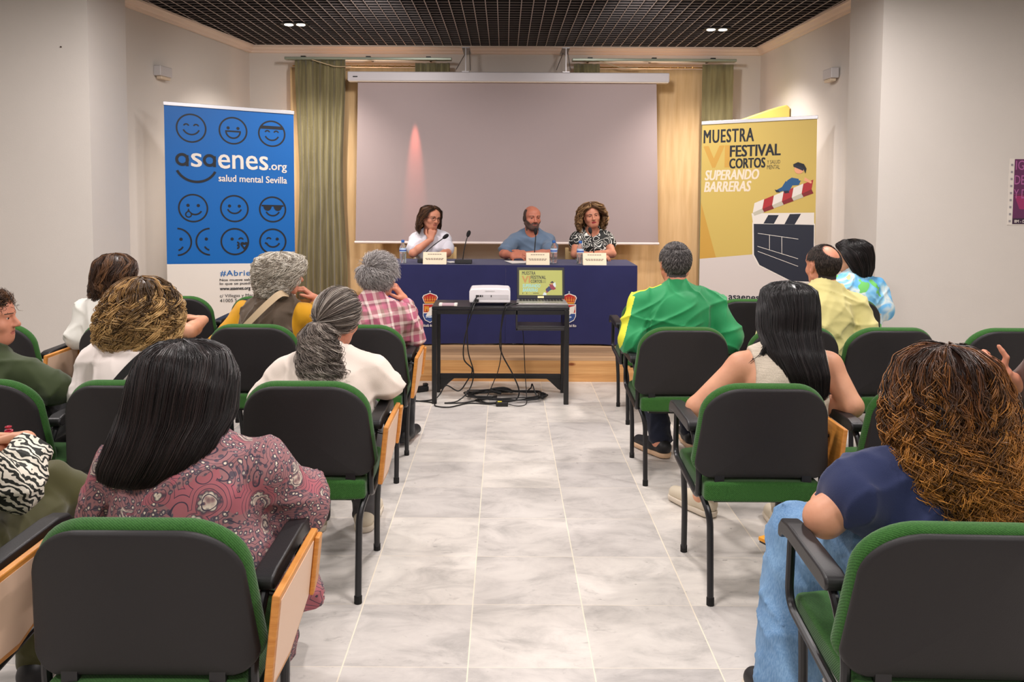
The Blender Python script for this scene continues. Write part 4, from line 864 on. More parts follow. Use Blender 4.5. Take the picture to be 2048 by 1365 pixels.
# ================================================================= people: bodies grown as one smooth surface from rounded limbs
class Field:
    def __init__(s, lo, hi, h):
        s.h = h; s.ax = [np.arange(lo[i], hi[i] + h, h, dtype=np.float32) for i in range(3)]
        s.F = np.full([len(a) for a in s.ax], 0.2, np.float32)
    def _sl(s, lo, hi):
        r = []
        for i in range(3):
            a = int(np.searchsorted(s.ax[i], lo[i])); b = int(np.searchsorted(s.ax[i], hi[i], 'right')); r.append(slice(a, max(a, b)))
        return tuple(r)
    def _xyz(s, sl):
        return s.ax[0][sl[0]][:, None, None], s.ax[1][sl[1]][None, :, None], s.ax[2][sl[2]][None, None, :]
    def op(s, lo, hi, fn, k, mode='u'):
        m = k + 3 * s.h
        sl = s._sl([v - m for v in lo], [v + m for v in hi])
        if any(q.stop <= q.start for q in sl): return s
        X, Y, Z = s._xyz(sl); d = fn(X, Y, Z).astype(np.float32); A = s.F[sl]
        if mode == 'u':
            if k > 0: hh = np.maximum(k - np.abs(A - d), 0) / k; s.F[sl] = np.minimum(A, d) - hh * hh * k * 0.25
            else: s.F[sl] = np.minimum(A, d)
        else:
            if k > 0: hh = np.maximum(k - np.abs(A + d), 0) / k; s.F[sl] = np.maximum(A, -d) + hh * hh * k * 0.25
            else: s.F[sl] = np.maximum(A, -d)
        return s
    def cap(s, a, b, ra, rb, k=0.02, mode='u', g=0.0):
        a = np.array(a, float); b = np.array(b, float); ra += g; rb += g; ab = b - a; L = max(float(ab @ ab), 1e-9); R = max(ra, rb)
        def fn(X, Y, Z):
            t = np.clip(((X - a[0]) * ab[0] + (Y - a[1]) * ab[1] + (Z - a[2]) * ab[2]) / L, 0, 1)
            return np.sqrt((X - a[0] - t * ab[0]) ** 2 + (Y - a[1] - t * ab[1]) ** 2 + (Z - a[2] - t * ab[2]) ** 2) - (ra + t * (rb - ra))
        return s.op(np.minimum(a, b) - R, np.maximum(a, b) + R, fn, k, mode)
    def ell(s, c, r, k=0.03, mode='u', g=0.0, M=None):
        c = np.array(c, float); r = np.array(r, float) + g; R = max(r)
        A = np.eye(3) if M is None else np.array(M)[:3, :3]
        def fn(X, Y, Z):
            x, y, z = X - c[0], Y - c[1], Z - c[2]
            if M is not None: x, y, z = (A[0, 0] * x + A[1, 0] * y + A[2, 0] * z, A[0, 1] * x + A[1, 1] * y + A[2, 1] * z, A[0, 2] * x + A[1, 2] * y + A[2, 2] * z)
            p0 = np.sqrt((x / r[0]) ** 2 + (y / r[1]) ** 2 + (z / r[2]) ** 2) + 1e-6
            p1 = np.sqrt((x / r[0] ** 2) ** 2 + (y / r[1] ** 2) ** 2 + (z / r[2] ** 2) ** 2) + 1e-6
            return p0 * (p0 - 1) / p1
        e = (R if M is not None else r)
        return s.op(c - e, c + e, fn, k, mode)
    def plane(s, p, n):
        """keep the half space behind the plane (n points to what is cut away)"""
        n = np.array(n, float); n /= np.linalg.norm(n); X, Y, Z = s._xyz((slice(None),) * 3)
        s.F = np.maximum(s.F, ((X - p[0]) * n[0] + (Y - p[1]) * n[1] + (Z - p[2]) * n[2]).astype(np.float32)); return s
    def wrinkle(s, amp, seed, freq=28.0, zs=1.0):
        r = np.random.default_rng(seed); X, Y, Z = s._xyz((slice(None),) * 3); w = 0
        for i in range(5):
            k = r.normal(size=3); k /= np.linalg.norm(k); k = k * freq * (0.6 + 0.35 * i); q = r.normal(size=3) * freq * 0.45
            w = w + np.sin(k[0] * X + k[1] * Y + k[2] * Z * zs + 2.0 * np.sin(q[0] * X + q[1] * Y + q[2] * Z + i) + r.uniform(0, 6)) / (1 + 0.5 * i)
        c = 0
        for i in range(7):
            k = r.normal(size=3); k[0] *= 0.8; k /= np.linalg.norm(k); k = k * freq * r.uniform(0.7, 1.5); q = r.normal(size=3) * freq * 0.30; m_ = r.normal(size=3) * 9.0
            s1 = np.sin(k[0] * X + k[1] * Y + k[2] * Z + 1.6 * np.sin(q[0] * X + q[1] * Y + q[2] * Z + i)); c = c + (1 - np.abs(s1)) ** 3 * np.clip(np.sin(m_[0] * X + m_[1] * Y + m_[2] * Z + r.uniform(0, 6)) + 0.1, 0, 1)
        s.F = s.F + (-amp * (0.4 * np.abs(w) / 2 + 1.7 * c)).astype(np.float32); return s
    def surf(s):
        F = s.F; ax = s.ax; I = F < 0; n = F.shape
        c = np.zeros((n[0] - 1, n[1] - 1, n[2] - 1), np.int8)
        for dx in (0, 1):
            for dy in (0, 1):
                for dz in (0, 1): c += I[dx:n[0] - 1 + dx, dy:n[1] - 1 + dy, dz:n[2] - 1 + dz]
        mask = (c > 0) & (c < 8); ix, iy, iz = np.nonzero(mask); idx = np.full(mask.shape, -1, np.int32); idx[ix, iy, iz] = np.arange(len(ix))
        acc = np.zeros((len(ix), 3)); cnt = np.zeros(len(ix))
        offs = [(0, 0, 0), (1, 0, 0), (0, 1, 0), (1, 1, 0), (0, 0, 1), (1, 0, 1), (0, 1, 1), (1, 1, 1)]
        V = [F[ix + a, iy + b, iz + d] for a, b, d in offs]
        for e, f in ((0, 1), (2, 3), (4, 5), (6, 7), (0, 2), (1, 3), (4, 6), (5, 7), (0, 4), (1, 5), (2, 6), (3, 7)):
            m = (V[e] < 0) != (V[f] < 0); t = np.where(m, V[e] / np.where(m, V[e] - V[f], 1), 0)
            p0 = np.array(offs[e]); p1 = np.array(offs[f]); acc += m[:, None] * (p0 + t[:, None] * (p1 - p0)); cnt += m
        P = acc / cnt[:, None]
        P = np.stack([ax[i][0] + s.h * (np.array((ix, iy, iz)[i]) + P[:, i]) for i in range(3)], 1)
        Q = []
        for a in range(3):
            u, v = [(1, 2), (2, 0), (0, 1)][a]
            s0 = [slice(0, None)] * 3; s1 = [slice(0, None)] * 3; s0[a] = slice(0, n[a] - 1); s1[a] = slice(1, n[a])
            for q in (u, v): s0[q] = slice(1, n[q] - 1); s1[q] = slice(1, n[q] - 1)
            A, B = I[tuple(s0)], I[tuple(s1)]; g = np.nonzero(A != B)
            if not len(g[0]): continue
            base = [g[0].copy(), g[1].copy(), g[2].copy()]
            for q in (u, v): base[q] = base[q] + 1
            def at(du, dv):
                w = [b.copy() for b in base]; w[u] -= du; w[v] -= dv; return idx[w[0], w[1], w[2]]
            quad = np.stack([at(1, 1), at(0, 1), at(0, 0), at(1, 0)], 1); flip = ~A[g]; quad[flip] = quad[flip][:, ::-1]; Q.append(quad)
        return P, (np.concatenate(Q) if Q else np.zeros((0, 4), int))
def np_mesh(name, P, Q, mats, parent=None, mi=None, smooth=True):
    me = bpy.data.meshes.new(name); me.vertices.add(len(P)); me.vertices.foreach_set('co', np.ascontiguousarray(P, np.float32).ravel())
    k = Q.shape[1]; me.loops.add(Q.size); me.loops.foreach_set('vertex_index', Q.astype(np.int32).ravel()); me.polygons.add(len(Q))
    me.polygons.foreach_set('loop_start', np.arange(0, Q.size, k, dtype=np.int32))
    for m in mats: me.materials.append(m)
    if mi is not None: me.polygons.foreach_set('material_index', np.asarray(mi, np.int32))
    if smooth: me.polygons.foreach_set('use_smooth', np.ones(len(Q), bool))
    me.update(calc_edges=True); me.validate()
    o = bpy.data.objects.new(name, me); COL.objects.link(o)
    if parent: o.parent = parent
    return o
def relax(P, Q, n=2):
    """a light smoothing of the grown surface"""
    for _ in range(n):
        acc = np.zeros_like(P); cnt = np.zeros(len(P))
        for a in range(4):
            i, j = Q[:, a], Q[:, (a + 1) % 4]
            np.add.at(acc, i, P[j]); np.add.at(cnt, i, 1); np.add.at(acc, j, P[i]); np.add.at(cnt, j, 1)
        P = P * 0.5 + 0.5 * acc / np.maximum(cnt, 1)[:, None]
    return P

# ---------------------------------------------------------------- skin and cloth
def skin_mat(name, rgb, rgb2):
    t = NT(name); n = t.noise(t.coords(), 9, 5, 0.6); t.color(t.ramp(n.outputs['Fac'], [(0.3, rgb), (0.7, rgb2)]))
    t.set(Roughness=0.5); t.b.inputs['Specular IOR Level'].default_value = 0.35
    t.b.inputs['Subsurface Weight'].default_value = 0.08; t.b.inputs['Subsurface Radius'].default_value = (0.02, 0.008, 0.004)
    return t.m
SK_TAN = skin_mat('skin_tan', (200, 142, 112), (218, 162, 130)); SK_FAIR = skin_mat('skin_fair', (214, 158, 128), (230, 180, 150)); SK_RUDDY = skin_mat('skin_ruddy', (196, 128, 102), (214, 148, 120))
M_LIPS = mat('lips', (172, 98, 86), 0.4); M_LIPRED = mat('lips_red', (150, 30, 38), 0.35); M_EYEW = mat('eye_white', (232, 226, 220), 0.25); M_IRIS = mat('eye_dark', (44, 32, 26), 0.2); M_BROW = mat('eyebrow', (84, 62, 50), 0.8); M_BEARD = mat('beard_stubble', (92, 70, 62), 0.85)
def plain_cloth(*a, **k): return cloth_mat(*a, **k)
def paisley():
    t = NT('paisley_cloth'); v = t.coords(); ds = t.noise(v, 5.0, 2); wv = t.n('ShaderNodeVectorMath', operation='ADD'); sc = t.n('ShaderNodeVectorMath', operation='SCALE'); sc.inputs['Scale'].default_value = 0.10
    t.l(ds.outputs['Color'], sc.inputs[0]); t.l(v, wv.inputs[0]); t.l(sc.outputs['Vector'], wv.inputs[1]); W = wv.outputs['Vector']
    vo = t.n('ShaderNodeTexVoronoi'); vo.inputs['Scale'].default_value = 13; t.l(W, vo.inputs['Vector']); d = vo.outputs['Distance']
    rings = t.math('SINE', t.math('MULTIPLY', d, 64.0))
    vo2 = t.n('ShaderNodeTexVoronoi'); vo2.inputs['Scale'].default_value = 75; t.l(W, vo2.inputs['Vector'])
    c = t.ramp(t.math('ADD', d, t.math('MULTIPLY', t.math('SUBTRACT', vo2.outputs['Distance'], 0.3), 0.10)), [(0.0, (60, 62, 84)), (0.10, (222, 206, 186)), (0.17, (104, 94, 104)), (0.22, (214, 198, 180)), (0.27, (74, 68, 78)), (0.33, (150, 120, 118)), (0.40, (222, 208, 190)), (0.43, (78, 70, 80)), (0.48, (164, 100, 106)), (0.80, (174, 100, 110))])
    dots = t.ramp(vo2.outputs['Distance'], [(0.18, (232, 216, 196)), (0.26, (92, 82, 92)), (0.42, (92, 82, 92)), (0.5, (156, 112, 114))])
    m = t.noise(W, 9.0, 3); c = t.mix(t.math('GREATER_THAN', m.outputs['Fac'], 0.425), c, dots)
    c = t.mix(t.math('LESS_THAN', rings, -0.90), c, lin((70, 62, 76)))
    t.color(c); t.set(Roughness=0.75); t.b.inputs['Specular IOR Level'].default_value = 0.2; return t.m
def zebra():
    t = NT('zebra_cloth'); w_ = t.n('ShaderNodeTexWave', wave_type='BANDS', bands_direction='DIAGONAL'); w_.inputs['Scale'].default_value = 20; w_.inputs['Distortion'].default_value = 11; w_.inputs['Detail'].default_value = 2; w_.inputs['Detail Scale'].default_value = 1.0
    t.l(t.coords((1, 1, 1.4)), w_.inputs['Vector']); t.color(t.ramp(w_.outputs['Fac'], [(0.46, (30, 32, 26)), (0.52, (228, 222, 206))])); t.set(Roughness=0.8); return t.m
def plaid():
    t = NT('plaid_cloth'); v = t.coords((1, 1, 1), (0.0, 0.12, 0.0)); sp = t.n('ShaderNodeSeparateXYZ'); t.l(v, sp.inputs[0])
    def stripe(src, period, cols):
        f = t.math('FRACT', t.math('DIVIDE', src, period)); return t.ramp(f, cols, 'CONSTANT')
    cols = [(0.0, (176, 92, 116)), (0.30, (222, 200, 192)), (0.46, (150, 118, 110)), (0.62, (186, 106, 128)), (0.80, (128, 84, 92)), (0.88, (228, 210, 202))]
    a = stripe(t.math('ADD', sp.outputs[0], t.math('MULTIPLY', sp.outputs[1], 0.6)), 0.13, cols); b = stripe(sp.outputs[2], 0.13, cols)
    t.color(t.mix(0.5, a, b)); t.set(Roughness=0.85); return t.m
def linen():
    t = NT('beige_linen'); n1 = t.noise(t.coords((500, 500, 14)), 1, 2); n2 = t.noise(t.coords((14, 14, 500)), 1, 2)
    c = t.mix(0.5, t.ramp(n1.outputs['Fac'], [(0.3, (164, 150, 132)), (0.65, (214, 202, 184))]), t.ramp(n2.outputs['Fac'], [(0.3, (170, 156, 138)), (0.65, (216, 204, 186))])); t.color(c); t.set(Roughness=0.9); return t.m
def floral():
    t = NT('blue_floral_cloth'); n = t.noise(t.coords(), 8, 2, 0.5, 0.6); m = t.noise(t.coords((1, 1, 1), (1, 2, 3)), 7, 2, 0.5, 0.5)
    c = t.ramp(n.outputs['Fac'], [(0.38, (96, 172, 222)), (0.48, (150, 208, 236)), (0.56, (216, 226, 222)), (0.66, (110, 180, 226))])
    c = t.mix(t.math('GREATER_THAN', m.outputs['Fac'], 0.60), c, lin((112, 196, 104))); c = t.mix(t.math('LESS_THAN', m.outputs['Fac'], 0.35), c, lin((226, 190, 140))); t.color(c); t.set(Roughness=0.8); return t.m
def swirl():
    t = NT('black_white_swirl'); n = t.noise(t.coords(), 9, 1, 0.4, 1.2); f = t.math('ABSOLUTE', t.math('SUBTRACT', t.math('FRACT', t.math('MULTIPLY', n.outputs['Fac'], 7.0)), 0.5))
    t.color(t.ramp(f, [(0.09, (226, 224, 216)), (0.13, (20, 22, 20))])); t.set(Roughness=0.7); return t.m
def denim():
    t = NT('blue_denim'); n = t.noise(t.coords(), 6, 6, 0.6); w_ = t.noise(t.coords((300, 300, 40)), 1, 2)
    t.color(t.mix(0.25, t.ramp(n.outputs['Fac'], [(0.3, (82, 122, 166)), (0.7, (124, 164, 202))]), t.ramp(w_.outputs['Fac'], [(0.3, (70, 110, 150)), (0.7, (170, 200, 225))]))); t.set(Roughness=0.9); return t.m

# ---------------------------------------------------------------- the figure
V3 = lambda *a: np.array(a, float)
def rotm(yaw=0, pitch=0, roll=0):
    """head turn: yaw left is positive, pitch up is positive, roll to the right ear is positive"""
    return np.array((Matrix.Rotation(math.radians(yaw), 3, 'Z') @ Matrix.Rotation(math.radians(pitch), 3, 'X') @ Matrix.Rotation(math.radians(roll), 3, 'Y')))
def hand_prims(f, wr, d, n, side, curl=(35, 35, 25), spread=0.12, g=0.0, sc=1.0, thumb=(0.6, 0.75, 0.25), kk=0.004):
    d = V3(*d); d /= np.linalg.norm(d); n = V3(*n); n = n - d * (n @ d); n /= np.linalg.norm(n); l = np.cross(d, n) * side
    tips = []
    kn = []
    for off, ln in ((0.030, 0.92), (0.0105, 1.0), (-0.0095, 0.95), (-0.028, 0.76)):
        k = wr + (d * 0.088 - (abs(off - 0.008) * 0.12) * d + l * off) * sc; kn.append((k, off, ln))
        f.cap(wr + l * off * 0.55 * sc, k, 0.0155 * sc + g, 0.0118 * sc + g, 0.012)
    for k, off, ln in kn:
        p = k; a = 0.0; q = d + l * (off * spread / 0.03)
        q /= np.linalg.norm(q)
        for c, L, r0, r1 in zip(curl, (0.042, 0.026, 0.022), (0.0098, 0.0088, 0.008), (0.0088, 0.008, 0.0068)):
            a += math.radians(c); dd = q * math.cos(a) + n * math.sin(a); e = p + dd * L * ln * sc
            f.cap(p, e, r0 * sc + g, r1 * sc + g, kk); p = e
        tips.append(p)
    t0 = wr + (d * 0.022 + l * 0.026) * sc; td = d * thumb[0] + l * thumb[1] + n * thumb[2]; td /= np.linalg.norm(td)
    t1 = t0 + td * 0.042 * sc; td2 = d * 0.85 + l * (thumb[1] * 0.4) + n * (thumb[2] + 0.1); td2 /= np.linalg.norm(td2); t2 = t1 + td2 * 0.030 * sc; t3 = t2 + td2 * 0.022 * sc
    f.cap(wr + l * 0.012 * sc, t0, 0.016 * sc, 0.015 * sc, 0.012); f.cap(t0, t1, 0.0150 * sc, 0.0110 * sc, 0.006); f.cap(t1, t2, 0.0108 * sc, 0.0098 * sc, kk); f.cap(t2, t3, 0.0098 * sc, 0.008 * sc, kk)
    return tips
class Person:
    def __init__(s, label, loc, yaw, T, cat='person', sh=0.165, b=1.0, lean=(0.0, 0.0), head=(0, 0, 0), hoff=(0.0, 0.0), skin=None, fem=1, arms=None, hands=None, knees=None, hs=0.96, lips=None, brow=None, beard=False, scalp=None, scalp_mat=None, seat=0.565, group=None, vox=0.0055, brow_dark=True, tilt=0.0, armr=1.0):
        loc = (loc[0], loc[1] + (0.04 if group == 'people in the audience' else 0.0), loc[2]); s.label, s.yaw, s.T, s.b, s.fem, s.vox = label, math.radians(yaw), T, b, fem, vox
        s.loc = Vector(loc); s.R = Matrix.Rotation(-s.yaw, 3, 'Z'); s.skin = skin or SK_TAN
        L = lambda w: np.array(s.R @ (Vector(w) - s.loc))            # world point to the figure's own axes
        s.L = L; lx, ly = lean; s.hs = hs; s.armr = armr
        s.pel = V3(0, 0, seat); s.neck = V3(lx, ly, T - 0.272); s.chest = V3(lx * 0.65, ly * 0.7 - 0.01, T - 0.445); s.belly = (s.pel + s.chest) / 2 + V3(0, 0.015, 0)
        s.H = V3(lx + hoff[0], ly + 0.03 + hoff[1], T - 0.125); s.HM = rotm(*head)
        sd = V3(math.cos(tilt), 0, -math.sin(tilt)); s.sho = [s.neck - sd * sh + V3(0, -0.008, -0.068), s.neck + sd * sh + V3(0, -0.008, -0.068)]
        arms = arms or {}; s.elb = [None, None]; s.wri = [None, None]
        for i, q in ((0, 'L'), (1, 'R')):
            sg = -1 if i == 0 else 1
            if q in arms: s.elb[i], s.wri[i] = L(arms[q][0]), L(arms[q][1])
            else: s.elb[i], s.wri[i] = s.sho[i] + V3(sg * 0.055, 0.06, -0.25), V3(sg * 0.085, 0.30, 0.665)
        s.hands = hands or {}
        kn = knees or {}; s.hip = [V3(-0.085, 0.01, seat - 0.01), V3(0.085, 0.01, seat - 0.01)]; s.knee = [None, None]; s.ank = [None, None]; s.toe = [None, None]
        for i, q in ((0, 'L'), (1, 'R')):
            sg = -1 if i == 0 else 1
            if q in kn:
                s.knee[i], s.ank[i] = L(kn[q][0]), L(kn[q][1]); s.toe[i] = L(kn[q][2]) if len(kn[q]) > 2 else s.ank[i] + V3(0, 0.15, -0.05)
            else: s.knee[i] = V3(sg * 0.11, 0.42, 0.51); s.ank[i] = V3(sg * 0.11, 0.44, 0.085); s.toe[i] = V3(sg * 0.13, 0.60, 0.035)
        s.lips, s.brow, s.beard, s.scalp, s.scalp_mat = lips or M_LIPS, brow or M_BROW, beard, scalp, scalp_mat
        pts = [s.pel, s.neck, s.H] + s.sho + s.elb + s.wri + s.knee + s.ank + s.toe
        s.lo = np.min(pts, 0) - 0.21; s.hi = np.max(pts, 0) + 0.21; s.lo[2] = -0.02; s.hi[2] = T + 0.03
        s.body(); s.o['label'] = label; s.o['category'] = cat
        if group: s.o['group'] = group
    # -- limb sets, reused (inflated) by the clothes
    def torso(s, f, g=0.0, hip=True, top=True, fill=0.0):
        b = s.b
        if hip:
            f.ell(s.pel + V3(0, 0, 0.0), (0.158 * b, 0.124 * b, 0.10), 0.05, g=g)
            f.ell(s.pel + V3(0, -0.04, -0.015), (0.15 * b, 0.10 * b, 0.085), 0.05, g=g)
        f.ell(s.belly, (0.138 * b, 0.110 * b, 0.16), 0.07, g=g)
        f.ell(s.chest, (0.147 * (1 + (b - 1) * 0.7), 0.108 * b, 0.165), 0.07, g=g)
        f.ell(s.chest + V3(0, -0.025, 0.06), (0.140 * (1 + (b - 1) * 0.5), 0.082, 0.11), 0.06, g=g)
        if s.fem:
            for q in (-1, 1): f.ell(s.chest + V3(q * 0.068, 0.085, 0.01), (0.062 * b, 0.055 * b, 0.06), 0.045, g=g)
        if top:
            for i in (0, 1):
                f.cap(s.neck + (s.sho[i] - s.neck) * 0.25 + V3(0, 0, -0.045), s.sho[i], 0.056, 0.047, 0.045, g=g)
                f.cap(s.neck + V3(0, -0.018, 0.022), s.neck + (s.sho[i] - s.neck) * 0.85 + V3(0, -0.012, 0.012), 0.040, 0.034, 0.04, g=g)
    def arm(s, f, i, g=0.0, end=1.0, g2=None, upper_only=False):
        g2 = g if g2 is None else g2; sh, el, wr = s.sho[i], s.elb[i], s.wri[i]; a = s.armr * (1 + (s.b - 1) * 0.6)
        if upper_only:
            e = sh + (el - sh) * end; f.cap(sh, e, 0.047 * a + g, 0.047 * a + (0.039 - 0.047) * end * a + g2, 0.03); return
        f.cap(sh, el, 0.047 * a, 0.039 * a, 0.03, g=g); m = el + (wr - el) * 0.3
        f.cap(el, m, 0.039 * a, 0.040 * a, 0.015, g=g); e = m + (wr - m) * end; f.cap(m, e, 0.040 * a + g, 0.026 + (1 - end) * 0.014 + g2, 0.02)
    def leg(s, f, i, g=0.0, end=1.0, g2=None):
        b = 1 + (s.b - 1) * 0.8; g2 = g if g2 is None else g2
        f.cap(s.hip[i], s.knee[i], 0.086 * b, 0.056 * b, 0.04, g=g); k, a = s.knee[i], s.ank[i]; m = k + (a - k) * 0.3
        f.cap(k, m, 0.056 * b, 0.055 * b, 0.02, g=g); e = m + (a - m) * end; f.cap(m, e, 0.055 * b + g, 0.036 + g2, 0.02)
    def headpts(s, f):
        H, M, q = s.H, s.HM, s.hs; W = lambda *p: H + M @ (V3(*p) * q)
        f.ell(W(0, -0.012, 0.030), V3(0.076, 0.095, 0.086) * q, 0.02, M=M); f.ell(W(0, 0.030, -0.030), V3(0.062, 0.062, 0.072) * q, 0.03, M=M)
        f.ell(W(0, 0.052, -0.078), V3(0.036, 0.032, 0.030) * q, 0.03, M=M); f.ell(W(0, 0.035, 0.045), V3(0.064, 0.055, 0.05) * q, 0.03, M=M)
        for e in (-1, 1):
            f.cap(W(e * 0.058, -0.005, -0.045), W(e * 0.022, 0.055, -0.085), 0.018 * q, 0.018 * q, 0.02); f.ell(W(e * 0.043, 0.058, -0.022), V3(0.022, 0.020, 0.020) * q, 0.02, M=M)
            f.cap(W(e * 0.014, 0.089, 0.027), W(e * 0.048, 0.073, 0.030), 0.009 * q, 0.007 * q, 0.012)
            f.ell(W(e * 0.031, 0.093, 0.010), V3(0.017, 0.014, 0.010) * q, 0.010, 's', M=M); f.ell(W(e * 0.031, 0.0735, 0.010), V3(0.0145, 0.0135, 0.0125) * q, 0.003, M=M); f.ell(W(e * 0.031, 0.0775, 0.0195), V3(0.0165, 0.0128, 0.0078) * q, 0.003, M=M)
            f.ell(W(e * 0.077, -0.010, 0.0), V3(0.009, 0.019, 0.032) * q, 0.006, M=M); f.ell(W(e * 0.083, -0.006, 0.002), V3(0.006, 0.010, 0.018) * q, 0.004, 's', M=M)
        f.cap(W(0, 0.088, 0.016), W(0, 0.110, -0.022), 0.0075 * q, 0.0115 * q, 0.010)
        for e in (-1, 1): f.ell(W(e * 0.011, 0.098, -0.026), V3(0.008, 0.010, 0.008) * q, 0.006, M=M)
        f.cap(W(-0.015, 0.083, -0.050), W(0.015, 0.083, -0.050), 0.0065 * q, 0.0065 * q, 0.006); f.cap(W(-0.013, 0.081, -0.060), W(0.013, 0.081, -0.060), 0.007 * q, 0.007 * q, 0.006)
        f.cap(W(-0.021, 0.088, -0.0552), W(0.021, 0.088, -0.0552), 0.0018, 0.0018, 0.003, 's')
    def body(s):
        f = Field(s.lo, s.hi, s.vox)
        s.torso(f)
        for i in (0, 1): s.arm(f, i); s.leg(f, i); f.cap(s.ank[i] + V3(0, -0.02, -0.02), s.toe[i], 0.038, 0.026, 0.03)
        f.cap(s.neck + V3(0, -0.005, -0.05), s.H + s.HM @ V3(0, -0.02, -0.05), 0.056 if s.fem else 0.064, 0.050 if s.fem else 0.058, 0.025)
        s.headpts(f); s.tips = {}
        for i, q in ((0, 'L'), (1, 'R')):
            hd = dict(s.hands.get(q, {})); d = V3(*hd.pop('d')) if 'd' in hd else s.wri[i] - s.elb[i]; n = V3(*hd.pop('n')) if 'n' in hd else V3(0, -0.2, -1)
            if hd.pop('world', False): d = np.array(s.R @ Vector(d)); n = np.array(s.R @ Vector(n))
            s.tips[q] = hand_prims(f, s.wri[i], d, n, (1 if i == 0 else -1) * -1, **hd)
        P, Q = f.surf(); P = relax(P, Q, 1)
        # surface regions: lips, brows, beard, scalp
        C = P[Q].mean(1); h = ((C - s.H) @ s.HM) / s.hs; x, y, z = np.abs(h[:, 0]), h[:, 1], h[:, 2]; mi = np.zeros(len(Q), np.int32)
        mats = [s.skin, s.lips, s.brow, M_BEARD, s.scalp_mat or s.brow, M_EYEW, M_IRIS]
        if s.beard: mi[(z > -0.115) & (y > -0.015) & (np.hypot(x, y) > 0.045) & ((z < -0.050 + 1.0 * np.maximum(x - 0.032, 0)) & (z < 0.0) | (x < 0.034) & (z < -0.036) & (y > 0.06) & (y < 0.104))] = 3
        mi[(((x / 0.0235) ** 2 + ((z + 0.055) / 0.0095) ** 2) < 1) & (y > 0.066)] = 1
        mi[(np.abs(z - 0.0295 + 7.0 * (x - 0.034) ** 2) < 0.0032) & (x > 0.013) & (x < 0.052) & (y > 0.05)] = 2
        if s.scalp: 
            hm = s.scalp(h[:, 0], h[:, 1], h[:, 2]) & (z > -0.16); mi[hm] = 4
        # eyes
        ev = []; ef = []; em = []
        for e in (-1, 1):
            c = s.H + s.HM @ (V3(e * 0.031, 0.0764, 0.010) * s.hs); n = 12; m = 8; o = len(P) + len(ev)
            for j in range(m + 1):
                a = pi * j / m
                for k in range(n): ev.append(c + s.HM @ (V3(math.sin(a) * math.cos(2 * pi * k / n) * 0.0125, math.cos(a) * 0.0118, math.sin(a) * math.sin(2 * pi * k / n) * 0.0085) * s.hs))
            for j in range(m):
                for k in range(n): ef.append((o + j * n + k, o + j * n + (k + 1) % n, o + (j + 1) * n + (k + 1) % n, o + (j + 1) * n + k)); em.append(6 if j < 2 else 5)
        P = np.concatenate([P, np.array(ev)]); Q = np.concatenate([Q, np.array(ef)]); mi = np.concatenate([mi, em])
        s.o = np_mesh('person', P, Q, mats, None, mi); s.o.location = s.loc; s.o.rotation_euler = (0, 0, s.yaw)
    def field(s, h=0.007): return Field(s.lo - 0.02, s.hi + 0.02, h)
    def garment(s, name, f, m, cut=None, rl=2, wr=0.0, seed=1, freq=26, zs=1.0):
        if wr: f.wrinkle(wr, seed, freq, zs)
        if cut: cut(f)
        P, Q = f.surf(); P = relax(P, Q, rl); return np_mesh(name, P, Q, m if isinstance(m, list) else [m], s.o)
    def top(s, m, sleeve=(0.55, 0.55), hem=0.60, neck=0.0, vneck=0.0, g=0.014, wr=0.006, seed=1, name='shirt', flare=0.0, freq=22, collar=False, arms=(1, 1), extra=None, h=0.007, straps=False):
        """sleeve: fraction of the upper arm (<=1) or 1 + fraction of the forearm; 0 = sleeveless"""
        g = g * 0.65; f = s.field(h); s.torso(f, g)
        for i in (0, 1):
            v = sleeve[i]
            if v <= 0: continue
            if v <= 1: s.arm(f, i, g + 0.002, v, g + 0.006 + flare, True)
            else: s.arm(f, i, g + 0.002, v - 1, g + 0.005)
        if extra: extra(f)
        if wr: f.wrinkle(wr, seed, freq)
        f.plane((0, 0, hem), (0, 0, -1))
        up = s.neck + V3(0, 0.01, 0)
        if collar: f.cap(s.neck + V3(0, -0.012, 0.0), s.neck + V3(0, -0.005, 0.045), 0.070, 0.064, 0.015)
        f.cap(s.neck + V3(0, 0.012, 0.01 - neck * 0.2), s.H, 0.062 + neck * 0.3, 0.07, 0.006, 's') if not collar else f.cap(s.neck + V3(0, 0.0, 0.02), s.H, 0.058, 0.06, 0.004, 's')
        if vneck: f.cap(s.neck + V3(0, 0.10, 0.0), s.neck + V3(0, 0.125, -vneck), 0.055, 0.012, 0.01, 's')
        if straps:
            for i, q in ((0, -1), (1, 1)): f.ell(s.sho[i] + V3(q * 0.025, 0, -0.03), (0.075, 0.14, 0.15), 0.01, 's')
        P, Q = f.surf(); P = relax(P, Q, 2); return np_mesh(name, P, Q, [m], s.o)
    def trousers(s, m, end=(1.0, 1.0), g=0.014, wr=0.005, seed=5, hem_g=0.022, name='trousers', top=0.66, h=0.008):
        f = s.field(h); b = s.b
        f.ell(s.pel, (0.168 * b, 0.128 * b, 0.105), 0.05, g=g); f.ell(s.pel + V3(0, -0.04, -0.015), (0.15 * b, 0.10 * b, 0.085), 0.05, g=g)
        for i in (0, 1): s.leg(f, i, g, end[i], hem_g)
        return s.garment(name, f, m, lambda q: q.plane((0, 0, top), (0, 0, 1)), 2, wr, seed, 24)
